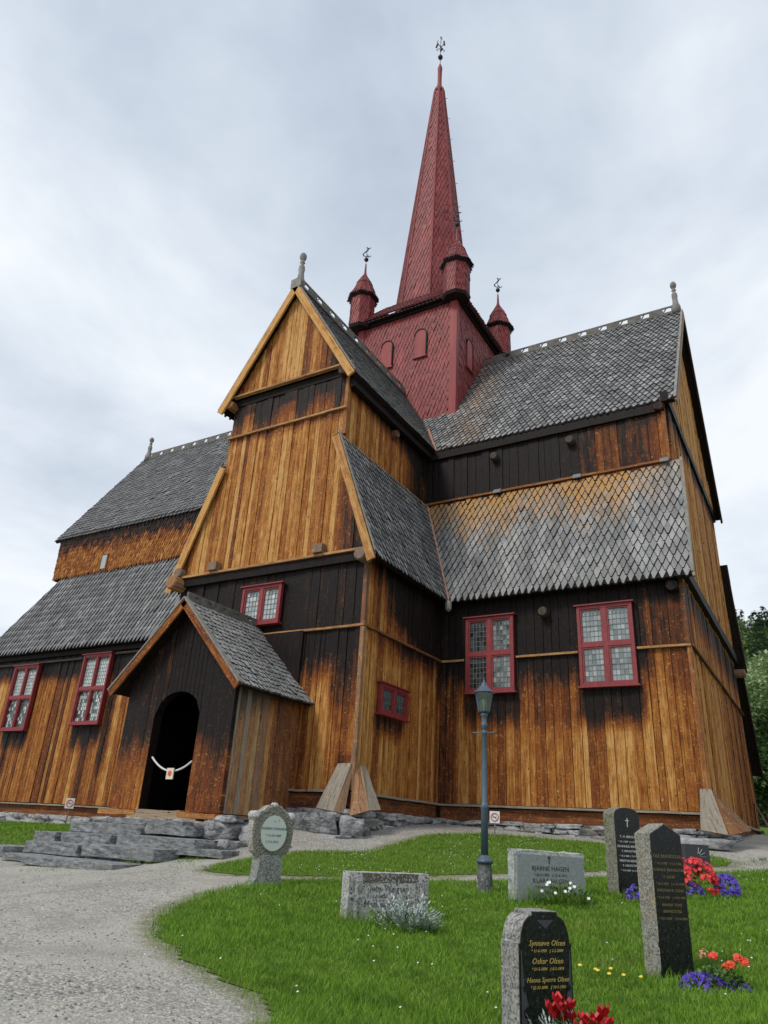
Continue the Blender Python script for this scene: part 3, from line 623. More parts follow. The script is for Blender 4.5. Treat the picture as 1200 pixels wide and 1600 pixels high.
window((-20.95,YC-.05,2.40),X1,fN,1.75,2.85,bright=(.31,1.1),seed=6,rec=.18,mul=.07); window((-16.2,YC-.05,2.56),X1,fN,1.75,2.90,bright=(.45,1.1),seed=7,rec=.18,mul=.07)
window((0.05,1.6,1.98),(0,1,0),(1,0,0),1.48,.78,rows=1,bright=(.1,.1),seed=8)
# ---- porch
PY=-2.6;PX=-3.6;PZ=-.68
def profP(s): return 4.28-abs(s-PX)*1.02-.10
def archP(s):
    a=abs(s-(PX))/.76
    return PZ if a>=1 else 1.45+.62*math.sqrt(max(0,1-a*a))
def tarP(s,z):
    t=.46+.55*sm(z,.4,1.6)+.08*math.sin(s*7)
    if s<PX: t=.50+.5*sm(z,-.1,1.4)
    if s>PX+1.25: t=max(t,.55+.4*sm(z,.2,1.2))
    return t
pw=MB()
bk=[PX-.76+.152*i for i in range(11)]
boards(pw,(0,PY,0),X1,fN,PX-1.82,PX+1.82,profP,lambda s:archP(s),tarP,wr=(.24,.40),breaks=bk,th=.12,proud=.008)
pw.build('porch_front_wall',WOOD,CH)
# jambs and reveal of the arched opening
q=MB();pts=[]
for i in range(25):
    a=math.pi*i/24; pts.append((PX+.76*math.cos(a),1.45+.62*math.sin(a)))
pts=[(PX+.76,PZ)]+pts+[(PX-.76,PZ)]
vs=[];uv=[];L=0
for i,(x,z) in enumerate(pts): vs+=[(x,PY-.002,z),(x,PY+.26,z)]; uv+=[(0,i*.1,0),(.26,i*.1,0)]
q.add(vs,[(2*i,2*i+2,2*i+3,2*i+1) for i in range(len(pts)-1)],uv,(.3,1.1,0)); q.build('door_reveal',WOOD,CH)  # reveal coloured black to deepen the shade inside the porch
q=MB()
boards(q,(PX+1.8,0,0),(0,1,0),(1,0,0),PY,-.05,lambda s:2.43,lambda s:PZ,lambda s,z:.22+.7*sm(z-.45*(s+2.6),1.0,1.9)+.3*sm(s,-1.6,-.3),wr=(.16,.27),grey=lambda s:(.85 if s<-2.35 or -2.1<s<-1.95 else .25+.25*random.random()) if s<-1.4 else .12)
q.build('porch_side_wall',WOOD,CH);q=MB()
boards(q,(PX-1.8,0,0),(0,-1,0),(-1,0,0),.05,-PY,lambda s:2.43,lambda s:PZ,lambda s,z:.6)
q.build('porch_side_wall',WOOD,CH)
q=MB();q.box((PX-1.75,PY+.27,PZ-.05),(PX+1.75,-.02,PZ+.0),(.3,1,0));
q.box((PX-1.72,-.12,PZ),(PX+1.72,-.07,4.1),(.3,.98,0));q.box((PX-1.74,PY+.14,PZ),(PX-1.70,-.1,2.4));q.box((PX+1.70,PY+.14,PZ),(PX+1.74,-.1,2.4));q.box((PX-.9,-.2,PZ),(PX+.9,-.12,PZ+.14),(.6,.62,0));q.build('porch_floor_and_inner_door',TAR,CH)  # interior surfaces kept black, painting in the darkness behind the doorway
q=MB();q.beam((PX-1.9,PY-.06,PZ-.07),(PX-.66,PY-.06,PZ-.07),.30,.11,(0,0,1),(.9,.08,.1),nseg=4,jit=.01);q.beam((PX+.72,PY-.06,PZ-.07),(PX+1.86,PY-.06,PZ-.07),.30,.11,(0,0,1),(.9,.08,.1),nseg=4,jit=.01);q.beam((PX-.68,PY+.02,PZ-.05),(PX+.74,PY+.02,PZ-.05),.36,.12,(0,0,1),(.8,.1,.75),nseg=5,jit=.02)
q.beam((PX-.9,PY-.10,PZ-.17),(PX+1.3,PY-.10,PZ-.17),.2,.14,(0,0,1),(.5,.1,.8),nseg=5,jit=.015);q.build('porch_threshold',WOOD,CH)
q=MB();q.beam((PX+1.86,PY,PZ-.06),(PX+1.86,0,PZ-.06),.16,.08,(0,0,1),(.5,.5,.5),nseg=3);q.build('drip_board',WOOD,CH)
def pz(dx): return 4.35-dx*1.025
roof('porch_roof_slope',CH,(PX+2.18,-2.92,pz(2.18)),(PX+2.18,.0,pz(2.18)),(PX,.0,pz(0)),(PX,-2.92,pz(0)),w=.155,e=.185,lift=.045,attf=lambda a,v,r:(.72+.5*r,0,.3),tipw=.3,th=.1)
roof('porch_roof_slope',CH,(PX-2.18,.0,pz(2.18)),(PX-2.18,-2.92,pz(2.18)),(PX,-2.92,pz(0)),(PX,.0,pz(0)),w=.155,e=.185,lift=.045,th=.1,attf=lambda a,v,r:(.72+.5*r,0,.3))
for s in(-1,1):
    barge((PX+s*2.2,-2.96,pz(2.2)-.02),(PX,-2.96,pz(0)-.02),.2,.05,att=(.5,.42,0) if s>0 else (.6,.38,0))
    cap((PX+s*2.22,-2.93,pz(2.22)+.06),(PX,-2.93,pz(0)+.06),.16,.04)
# ---- ridge crests (pierced boards) and finials
def crest(p0,p1,n,h=.40,th=.05,hole=.34):
    p0=Vector(p0);p1=Vector(p1);L=(p1-p0).length;d=(p1-p0).normalized(); q=MB(); z=V(0,0,1)
    q.beam(p0+z*.05,p1+z*.05,th*2.4,.10,z); q.beam(p0+z*(h-.035),p1+z*(h-.035),th,.07,z); st=L/n
    for i in range(n):
        c=(i+.5)*st; a=i*st; q.beam(p0+d*a+z*(h/2+.015),p0+d*(c-hole/2)+z*(h/2+.015),th-.004,h-.17,z); q.beam(p0+d*(c+hole/2)+z*(h/2+.015),p0+d*(a+st)+z*(h/2+.015),th-.004,h-.17,z)
        q.beam(p0+d*(c-hole*.5)+z*(.13),p0+d*(c-hole*.1)+z*(h-.09),th-.006,.035,z)
    return q.build('ridge_crest',CRESTW,CH)
crest((-1.2,YR,19.5),(7.7,YR,19.5),10); crest((-23.8,YR,19.5),(-6.3,YR,19.5),19); crest((-3.5,-.3,16.78),(-3.5,7.4,16.78),9); crest((PX,-2.9,4.33),(PX,-.15,4.33),5,.24,.06,.2)
def finial(p,h=1.0,sc_=1):
    q=MB();q.lathe([(r*sc_,z*h) for r,z in [(.19,-.25),(.18,.0),(.13,.12),(.10,.3),(.12,.42),(.11,.52),(.06,.58),(.06,.63),(.10,.66),(.06,.69),(.05,.73),(.10,.77),(.13,.84),(.12,.92),(.07,.98),(.0,1.0)]],p,12);return q.build('finial',GREYW,CH,True)
finial((-3.5,-.22,16.95),1.35); finial((7.62,YR,19.75),1.35); finial((-23.5,YR,19.75),1.35,1.1)
q=MB();q.beam((-3.72,-.42,16.75),(-3.28,-.42,16.75),.05,.4,(0,0,1));q.build('finial_seat',GREYW,CH)
# ================================================================= tower
TXc,TYc,TT=-3.55,10.03,2.53
ra=lambda a,v,r:(r,0,0)
tw=MB(); zb=12.6;zt=21.2
cs=[(-1,-1),(1,-1),(1,1),(-1,1)]
for i in range(4):
    a=cs[i];b=cs[(i+1)%4]
    p0=(TXc+a[0]*TT,TYc+a[1]*TT,zb);p1=(TXc+b[0]*TT,TYc+b[1]*TT,zb)
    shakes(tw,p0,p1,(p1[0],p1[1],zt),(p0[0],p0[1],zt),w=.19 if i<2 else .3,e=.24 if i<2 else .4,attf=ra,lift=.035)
tw.box((TXc-TT+.01,TYc-TT+.01,zb),(TXc+TT-.01,TYc+TT-.01,zt-.02),mi=0)
TW_=tw.build('tower',[RED],CH)
for a,b in cs:
    q=MB();X_=TXc+a*TT;Y_=TYc+b*TT
    q.box((min(X_-a*.26,X_+a*.07),min(Y_,Y_+b*.07),zb),(max(X_-a*.26,X_+a*.07),max(Y_,Y_+b*.07),zt-.03),(.75,0,0)); q.box((min(X_+a*.005,X_+a*.068),min(Y_-b*.2,Y_-b*.001),zb),(max(X_+a*.005,X_+a*.068),max(Y_-b*.2,Y_-b*.001),zt-.03),(.75,0,0));q.build('corner_board',RED,TW_)
def archpanel(O,U,N,w,z0,z1):
    O=Vector(O);U=Vector(U);N=Vector(N);n=10
    def ring(w,z0,z1,d): 
        r=w/2;return [O+U*(-r)+V(0,0,z0)+N*d,O+U*r+V(0,0,z0)+N*d]+[O+U*(r*math.cos(math.pi*i/n))+V(0,0,z1-r+r*math.sin(math.pi*i/n))+N*d for i in range(n+1)]
    q=MB();P=ring(w,z0,z1,.085);q.poly(P,.09,N,(.85,0,0));pn=q.build('blind_arch',RED,TW_)
    A=ring(w+.10,z0,z1+.05,.11);B=ring(w-.01,z0,z1,.11);A2=ring(w+.10,z0,z1+.05,.0);k=len(A)
    q=MB();q.add(A+B+A2,[(i,i+1,k+i+1,k+i) for i in range(1,k-1)]+[(i,2*k+i,2*k+i+1,i+1) for i in range(1,k-1)],None,(.3,0,0)); q.build('arch_rim',TAR,pn)
    q=MB();q.beam(O+U*(-w/2-.07)+V(0,0,z0-.02)+N*.06,O+U*(w/2+.07)+V(0,0,z0-.02)+N*.06,.14,.05,(0,0,1));q.build('arch_sill',RED,pn)
archpanel((-2.72,TYc-TT,0),X1,fN,.56,18.5,19.98); archpanel((-4.47,TYc-TT,0),X1,fN,.56,18.45,19.9); archpanel((TXc+TT,8.85,0),(0,1,0),(1,0,0),.58,18.15,19.75); archpanel((TXc+TT,10.9,0),(0,1,0),(1,0,0),.58,18.15,19.75)
# skirt roof
sk=MB();e0=TT+.38;i0=1.75;z0=21.2;z1=22.75
for i in range(4):
    a=cs[i];b=cs[(i+1)%4]
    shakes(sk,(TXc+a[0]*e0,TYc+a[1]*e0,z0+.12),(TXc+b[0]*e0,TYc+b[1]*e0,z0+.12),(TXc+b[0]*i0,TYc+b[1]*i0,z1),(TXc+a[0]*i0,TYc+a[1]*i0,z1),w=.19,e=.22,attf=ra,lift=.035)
    sk.poly([(TXc+a[0]*e0,TYc+a[1]*e0,z0+.11),(TXc+b[0]*e0,TYc+b[1]*e0,z0+.11),(TXc+b[0]*i0,TYc+b[1]*i0,z1-.01),(TXc+a[0]*i0,TYc+a[1]*i0,z1-.01)],.04,((a[0]+b[0]),(a[1]+b[1]),2),(.5,0,0),0)
sk.build('skirt_roof',[RED],TW_)
q=MB();q.box((TXc-e0+.06,TYc-e0+.06,z0-.03),(TXc+e0-.06,TYc+e0-.06,z0+.06));q.box((TXc-TT-.12,TYc-TT-.12,z0-.16),(TXc+TT+.12,TYc+TT+.12,z0-.04));q.build('tower_cornice',TAR,TW_)
# spire
def octa(m,c,r0,z0,r1,z1,w,e,n=8,**k):
    for i in range(n):
        a0=R(22.5)+2*math.pi*i/n;a1=a0+2*math.pi/n
        P=lambda r,a,z:(c[0]+r*math.cos(a),c[1]+r*math.sin(a),z)
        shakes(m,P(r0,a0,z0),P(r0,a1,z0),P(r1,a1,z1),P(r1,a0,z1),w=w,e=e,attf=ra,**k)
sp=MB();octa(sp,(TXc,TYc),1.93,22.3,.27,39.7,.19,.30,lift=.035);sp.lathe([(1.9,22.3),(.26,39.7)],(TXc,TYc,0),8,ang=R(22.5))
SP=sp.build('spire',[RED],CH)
q=MB();q.lathe([(.34,39.45),(.30,39.8),(.15,40.1),(.125,40.5),(.13,41.4),(.15,41.75),(.06,42.1)],(TXc,TYc,0),10,att=(.15,0,0));q.build('spire_tip',RED,SP,True)
for i in range(8):
    a=R(22.5+45*i);q=MB();q.beam((TXc+1.97*math.cos(a),TYc+1.97*math.sin(a),22.3),(TXc+.30*math.cos(a),TYc+.30*math.sin(a),39.7),.09,.05,(math.cos(a),math.sin(a),.1),(.8,0,0));q.build('hip_board',RED,SP)
for k in range(9):
    z=25+k*1.75;r=1.97-(z-22.3)*.0957;a=R(22.5);q=MB();c=(TXc+r*math.cos(a),TYc+r*math.sin(a));q.tube([(c[0],c[1],z),(c[0]+.14,c[1]+.03,z)],.012,5);q.build('climbing_iron',IRON,SP)
def vane(cx,cy,zb,r,h,parent,kind=0):
    q=MB();q.lathe([(.0,-r*1.05),(r*.5,-r*.9),(r*.86,-r*.5),(r,0),(r*.86,r*.5),(r*.5,r*.88),(0,r*1.02)],(cx,cy,zb),14);q.build('ball',IRON,parent,True)
    q=MB();q.tube([(cx,cy,zb-r*4),(cx,cy,zb+h)],(.02 if r>.13 else .013),6);s=h
    U=V(.8,.6,0)
    def cv(pts,rr): q.tube([V(cx,cy,zb)+U*a*s+V(0,0,b*s) for a,b in pts],rr*s,5)
    if kind==0:
        for sg in(-1,1):
            cv([(0,.38),(sg*.07,.40),(sg*.13,.34),(sg*.10,.28)],.012);cv([(0,.5),(sg*.06,.58),(sg*.11,.70),(sg*.09,.8)],.012)
        cv([(-.14,.45),(-.1,.62)],.03);cv([(.12,.62),(.1,.8)],.028);cv([(0,.3),(.05,.42),(0,.5)],.03);cv([(0,.85),(.04,.92),(.02,1.0),(-.03,.96)],.012)
    else:
        cv([(-.18,.28),(-.22,.4),(-.1,.55),(.02,.7),(.1,.86)],.04);cv([(-.18,.28),(-.05,.22),(.1,.28),(.22,.24),(.26,.36)],.025);cv([(-.05,.92),(.1,.9),(.22,.95)],.025);cv([(.1,.2),(.06,.4)],.03)
    return q.build('weather_vane',IRON,parent)
vane(TXc,TYc,42.8,.155,1.95,SP)
for a,b in cs:
    c=(TXc+a*(TT-.0),TYc+b*(TT-.0))
    m=MB();octa(m,c,.58,21.15,.58,22.95,.13,.2,lift=.03);m.lathe([(.56,21.15),(.56,22.95)],(*c,0),8,ang=R(22.5));T=m.build('turret',[RED],CH)
    q=MB();q.lathe([(.60,21.05),(.66,21.2)],(*c,0),8,ang=R(22.5));q.build('turret_base',TAR,T);q=MB();q.lathe([(.60,22.86),(.73,22.98),(.73,23.02)],(*c,0),8,ang=R(22.5));q.build('turret_cornice',TAR,T)
    m=MB();octa(m,c,.76,23.03,.56,23.36,.13,.17,lift=.03);octa(m,c,.60,23.30,.37,23.95,.13,.2,lift=.03);octa(m,c,.41,23.93,.11,24.5,.12,.2,lift=.02)
    m.lathe([(.73,23.02),(.57,23.36),(.4,23.94),(.12,24.48),(.06,24.75),(.035,25.3)],(*c,0),8,ang=R(22.5),att=(.3,0,0));m.build('turret_roof',[RED],T)
    vane(c[0],c[1],25.6,.115,.85,T,1)
# ================================================================= ground
def axis(lo,hi,a,b,st):
    mid=list(np.arange(a,b+1e-6,st)); l=[];x=a;s=st
    while x>lo: s*=1.22; x-=s; l.append(x)
    r=[];x=b;s=st
    while x<hi: s*=1.22; x+=s; r.append(x)
    return np.array(l[::-1]+mid+r)
gx=axis(-500,500,-26,16,.28); gy=axis(-300,600,-19,10,.28)
GX,GY=np.meshgrid(gx,gy); GZ=gz(GX,GY)
far=np.hypot(GX,GY); GZ=np.where(far>60,GZ*np.clip(1-(far-60)/60,0,1)+(-1.2)*np.clip((far-60)/60,0,1),GZ)
GZ+=.012*np.sin(GX*2.1+GY*1.3)*np.cos(GY*1.7)
inside=(GX>XW+.6)&(GX<XC-.5)&(GY>YC+.6)&(GY<YN-.5); GZ=np.where(inside,GZ-.4,GZ)
def gridmesh(name,X,Y,Z,m,mask=None):
    ny,nx=X.shape; v=np.stack([X,Y,Z],-1).reshape(-1,3); i=np.arange(ny*nx).reshape(ny,nx)
    f=np.stack([i[:-1,:-1],i[:-1,1:],i[1:,1:],i[1:,:-1]],-1).reshape(-1,4)
    if mask is not None: f=f[mask.reshape(-1)]
    me=bpy.data.meshes.new(name); me.from_pydata(v.tolist(),[],f.tolist()); me.materials.append(m)
    me.polygons.foreach_set('use_smooth',[True]*len(f)); me.update()
    o=bpy.data.objects.new(name,me);COL.objects.link(o);return o
def f_gravel(t,p,o):
    v=objv(t)
    n=t.noise(v,.55,5,.6); c1=t.vor(v,42,out='Color'); d1=t.vor(v,42); c2=t.sep(t.vor(v,85,out='Color')); d2=t.vor(v,85)
    s=t.sep(c1)
    c=t.mix(s[0],(.25,.235,.195),(.64,.61,.54)); c=t.mix(t.mr(s[1],.72,.8,0,.55),c,(.12,.115,.105))
    c=t.mix(t.mr(d1,.3,.75,0,.5),c,(.12,.112,.095))
    c=t.mix(t.mr(n,.42,.58,0,.6),c,t.mix(c2[0],(.36,.34,.285),(.50,.475,.415)))
    m=t.noise(v,1.1,6,.7); m2=t.noise(v,14,4,.7)
    c=t.mix(t.math('MULTIPLY',t.mr(m,.59,.68,0,1),t.mr(m2,.48,.58,0,.7)),c,(.12,.13,.035))
    b3=t.noise(v,.9,5,.65);c=t.mix(t.mr(b3,.5,.68,0,.45),c,(.20,.185,.155))
    ed=t.att('edge').outputs['Fac'];c=t.mix(t.math('MULTIPLY',t.mr(t.math('ADD',ed,t.math('MULTIPLY',m2,.9)),.85,1.15,0,1),.75),c,t.mix(m2,(.09,.12,.03),(.21,.20,.09)))
    h=t.math('ADD',t.math('MULTIPLY',d1,-1.),t.math('MULTIPLY',d2,-.4))
    return {'Base Color':c,'Roughness':.9,'Normal':t.bump(h,.8,.014)}
GRAVEL=mat('gravel',f_gravel)
GROUND=o=gridmesh('ground',GX,GY,GZ,GRAVEL); o['kind']='structure'
def inpoly(X,Y,P):
    r=np.zeros(X.shape,bool); n=len(P)
    for i in range(n):
        x0,y0=P[i];x1,y1=P[(i+1)%n]
        c=((y0>Y)!=(y1>Y))&(X<(x1-x0)*(Y-y0)/((y1-y0) if y1!=y0 else 1e-9)+x0); r^=c
    return r
MAIN=[(7.3,-12.6),(6.69,-11.03),(6.35,-10.77),(5.88,-10.54),(5.4,-10.39),(4.86,-10.17),(4.25,-9.82),(3.56,-9.23),(3.07,-8.63),(2.77,-7.92),(2.62,-7.2),(2.5,-6.5),(2.6,-5.8),(3.0,-4.7),(4.13,-3.25),(5.5,-2.28),(6.87,-1.17),(7.77,-.11),(8.74,.96),(14,5.5),(20,7),(20,-19),(9.5,-19)]
MID=[(.74,-5.54),(.31,-4.71),(.3,-3.73),(.52,-2.59),(1.13,-1.87),(1.5,-1.45),(1.4,-.15),(1.5,1.2),(2.2,2.3),(3.4,2.9),(4.7,3.3),(5.9,3.4),(6.9,3.1),(7.6,2.8),(8.0,2.17),(8.0,1.29),(7.24,.48),(5.69,-1.05),(4.31,-1.99),(3.1,-3.64),(2.28,-5.15),(1.5,-5.75)]
LEFT=[(-26,1.9),(-24,3.4),(-16.2,3.6),(-10,3.5),(-6.6,3.2),(-6.0,-2.8),(-6.0,-4.1),(-5.6,-5.0),(-9,-5.6),(-14,-5.6),(-26,-4)]
FAR=[(9.0,13),(10.5,12.0),(16,10),(40,10),(60,30),(60,95),(-10,95),(-10,26),(5,24),(8.2,20)]
f_turf=lambda t,p,o:{'Base Color':t.mix(t.noise(objv(t),3,5,.65),(.07,.13,.018),(.14,.20,.035)),'Roughness':.95,'Specular IOR Level':.1,'Normal':t.bump(t.noise(objv(t),30,4,.7),.8,.03)}
TURF=mat('turf',f_turf)
def lawn(name,P,st,lift=.009,xr=None):
    P=np.array(P); x=np.arange(P[:,0].min(),P[:,0].max()+st,st);y=np.arange(P[:,1].min(),P[:,1].max()+st,st)
    X,Y=np.meshgrid(x,y);cx=(X[:-1,:-1]+st/2);cy=(Y[:-1,:-1]+st/2)
    m=inpoly(cx+.05*np.sin(cy*9),cy+.05*np.sin(cx*8),P.tolist()); Z=gz(X,Y)+.012*np.sin(X*2.1+Y*1.3)*np.cos(Y*1.7)+lift
    o=gridmesh(name,X,Y,Z,TURF,m);o['kind']='structure'
    return P.tolist()
def pdist(X,Y,P):
    D=np.full(X.shape,1e9)
    for (x0,y0),(x1,y1) in zip(P,P[1:]+P[:1]):
        dx,dy=x1-x0,y1-y0;t_=np.clip(((X-x0)*dx+(Y-y0)*dy)/(dx*dx+dy*dy+1e-9),0,1);D=np.minimum(D,np.hypot(X-x0-t_*dx,Y-y0-t_*dy))
    return D
ED=np.minimum(np.minimum(pdist(GX,GY,MAIN),pdist(GX,GY,MID)),pdist(GX,GY,LEFT));ED=np.exp(-(ED/.30)**1.5)
gat=GROUND.data.attributes.new('edge','FLOAT','POINT');gat.data.foreach_set('value',ED.astype(np.float32).ravel())
lawn('lawn',MAIN,.11);lawn('lawn',MID,.11);lawn('lawn',LEFT,.2);lawn('meadow',FAR,1.0,.06)
def f_blade(t,p,o):
    a=t.sep(t.att('att').outputs['Color']); v=objv(t)
    b=t.noise(v,.8,4,.6)
    c=t.ramp(a[0],[(0,(.09,.20,.016)),(.5,(.22,.41,.034)),(.85,(.36,.55,.065)),(1,(.50,.47,.14))])
    c=t.mix(t.mr(b,.45,.68,0,.6),c,(.26,.44,.06));b2=t.noise(v,2.7,4,.7);c=t.mix(t.mr(b2,.5,.36,0,.55),c,(.06,.15,.015));b4=t.noise(v,.45,4,.7);b5=t.noise(v,5.5,3,.7);c=t.mix(t.mr(b5,.58,.68,0,.35),c,(.05,.12,.02));c=t.mix(t.mr(b4,.60,.72,0,.5),c,(.33,.34,.10))
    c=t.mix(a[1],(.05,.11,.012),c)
    tr=t.new('ShaderNodeBsdfTranslucent');t.put(tr.inputs[0],c);mx=t.new('ShaderNodeMixShader');mx.inputs[0].default_value=.3
    t.put(p.inputs['Base Color'],c);p.inputs['Roughness'].default_value=.6;p.inputs['Specular IOR Level'].default_value=.25
    t.l.new(p.outputs[0],mx.inputs[1]);t.l.new(tr.outputs[0],mx.inputs[2]);t.l.new(mx.outputs[0],o.inputs[0])
BLADE=mat('grass_blade',f_blade)
CAMXY=np.array([10.09,-15.72])
def blades(name,x,y,h,w,lean=.5,label='short green grass blades covering the churchyard lawn'):
    n=len(x); z=gz(x,y)+.015; ang=rng.uniform(0,2*np.pi,n); la=rng.uniform(0,2*np.pi,n); ln=h*rng.uniform(.1,lean,n)
    dx,dy=np.cos(ang)*w/2,np.sin(ang)*w/2; lx,ly=np.cos(la)*ln,np.sin(la)*ln
    v=np.zeros((n,5,3),np.float32)
    v[:,0]=np.stack([x-dx,y-dy,z],-1);v[:,1]=np.stack([x+dx,y+dy,z],-1)
    v[:,2]=np.stack([x+dx*.8+lx*.35,y+dy*.8+ly*.35,z+h*.58],-1);v[:,3]=np.stack([x-dx*.8+lx*.35,y-dy*.8+ly*.35,z+h*.58],-1)
    v[:,4]=np.stack([x+lx,y+ly,z+h*.96],-1)
    me=bpy.data.meshes.new(name);me.vertices.add(n*5);me.vertices.foreach_set('co',v.ravel())
    b=np.arange(n)*5; lp=np.stack([b,b+1,b+2,b+3,b+3,b+2,b+4],-1).astype(np.int32)
    me.loops.add(n*7);me.loops.foreach_set('vertex_index',lp.ravel())
    ls=np.stack([np.arange(n)*7,np.arange(n)*7+4],-1).astype(np.int32).ravel();me.polygons.add(n*2);me.polygons.foreach_set('loop_start',ls)
    try: me.polygons.foreach_set('loop_total',np.tile([4,3],n).astype(np.int32))
    except Exception: pass
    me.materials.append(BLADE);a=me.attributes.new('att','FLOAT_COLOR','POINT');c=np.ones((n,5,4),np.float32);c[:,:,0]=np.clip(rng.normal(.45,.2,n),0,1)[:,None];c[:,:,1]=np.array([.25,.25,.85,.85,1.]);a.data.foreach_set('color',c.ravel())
    me.update(calc_edges=True);me.validate();o=bpy.data.objects.new(name,me);COL.objects.link(o);o['kind']='stuff';tag(o,label,'grass');return o
def scatter(P,dens_fn,maxd,jit=.06):
    P=np.array(P);x0,y0=P.min(0);x1,y1=P.max(0);x0=max(x0,-26);N=int((x1-x0)*(y1-y0)*maxd)
    x=rng.uniform(x0,x1,N);y=rng.uniform(y0,y1,N);d=np.hypot(x-CAMXY[0],y-CAMXY[1]);az=np.degrees(np.arctan2(x-CAMXY[0],y-CAMXY[1]))
    k=rng.uniform(0,1,N)*maxd<dens_fn(d); k&=(az>-68)&(az<30)&(d>1.5)
    x,y,d=x[k],y[k],d[k]; q=inpoly(x+rng.normal(0,jit,len(x)),y+rng.normal(0,jit,len(x)),P.tolist()); return x[q],y[q],d[q]
x,y,d=scatter(MAIN,lambda d:np.clip(5200*(5.5/d)**1.6,250,5200),5200,.09)
cl=.5+.5*np.sin(x*1.9+np.sin(y*2.3)*1.5)*np.cos(y*1.7+x*.6); cl2=.5+.5*np.sin(x*7.3+2*np.sin(y*5.1))*np.sin(y*6.7)
h=(.028+.030*cl+.022*cl2)*rng.uniform(.5,1.45,len(x)); w=np.clip(.0042*d/5.5,.0042,.016)*rng.uniform(.7,1.3,len(x))
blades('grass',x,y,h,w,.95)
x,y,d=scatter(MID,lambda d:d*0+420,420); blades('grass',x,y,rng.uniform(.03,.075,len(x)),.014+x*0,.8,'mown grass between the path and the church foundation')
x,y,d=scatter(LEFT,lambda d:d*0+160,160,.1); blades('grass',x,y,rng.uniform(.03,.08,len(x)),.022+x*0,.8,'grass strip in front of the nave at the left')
# tufts at the gravestones' feet, on the path edges and among the steps
def tuft(x,y,n,r,hh,ww=.007,label='',lean=.7):
    a=rng.uniform(0,2*np.pi,n);q=r*np.sqrt(rng.uniform(0,1,n)); return x+np.cos(a)*q,y+np.sin(a)*q,hh*rng.uniform(.5,1.2,n),ww*rng.uniform(.8,1.3,n)
T=[tuft(*q) for q in [(5.0,-7.35,160,.3,.20),(5.5,-6.9,120,.3,.16),(5.9,-4.5,90,.28,.26),(6.3,-4.3,160,.35,.28),(6.6,-4.25,120,.25,.24),(7.1,-3.5,80,.25,.14),(8.4,-7.7,130,.3,.12),(2.9,-6.6,160,.34,.12),(7.95,-10.2,150,.3,.12),(5.14,-4.05,100,.22,.09),(8.0,-3.2,90,.3,.12),(2.97,1.7,40,.15,.08),(7.1,-10.8,120,.5,.09),(-1.4,-5.0,110,.4,.09),(-.6,-4.6,90,.3,.07),(-2.6,-6.1,80,.5,.05),(.0,-5.1,60,.5,.04),(8.3,1.9,60,.4,.06),(8.0,.9,60,.4,.05)]]
blades('grass_tufts',*[np.concatenate([q[i] for q in T]) for i in range(4)],.8,'longer grass tufts growing round the feet of the stones')
# loose pebbles on the gravel
def pebbles(n):
    x=rng.uniform(-3,9,n*4);y=rng.uniform(-15,-2.6,n*4);d=np.hypot(x-CAMXY[0],y-CAMXY[1]);k=(rng.uniform(0,1,n*4)<np.clip(4.5/d,0,1)**1.5)&(d>2.2)&~inpoly(x,y,MAIN)&~inpoly(x,y,MID);x,y=x[k][:n],y[k][:n]
    x2=rng.uniform(-.4,9.5,n);y2=rng.uniform(-2.,4.2,n);k=~inpoly(x2,y2,MAIN)&~inpoly(x2,y2,MID)&~((x2<.1)&(y2>-.3));x=np.concatenate([x,x2[k]]);y=np.concatenate([y,y2[k]])
    z=gz(x,y)+.012*np.sin(x*2.1+y*1.3)*np.cos(y*1.7);m=MB();oc=[(1,0,0),(0,1,0),(-1,0,0),(0,-1,0),(0,0,1),(.6,.6,.5),(-.6,.5,.6)]
    ts=[(0,5,4),(5,1,4),(1,6,4),(6,2,4),(2,3,4),(3,0,4),(0,1,5),(1,2,6)]
    for i in range(len(x)):
        s=random.uniform(.005,.015);a=random.uniform(0,6.28);c,q=math.cos(a),math.sin(a);sx=random.uniform(.7,1.5)
        m.add([(x[i]+s*(c*p[0]*sx-q*p[1]),y[i]+s*(q*p[0]*sx+c*p[1]),z[i]+s*.75*p[2]) for p in oc],ts,None,(random.random(),0,0))
    return m
PEB=mat('pebble',lambda t,p,o:{'Base Color':t.ramp(t.sep(t.att('att').outputs['Color'])[0],[(0,(.12,.12,.12)),(.5,(.28,.27,.25)),(1,(.50,.48,.44))]),'Roughness':.85})
o=pebbles(9000).build('gravel_stones',PEB);o['kind']='stuff';tag(o,'loose pale pebbles lying on the gravel path','gravel')
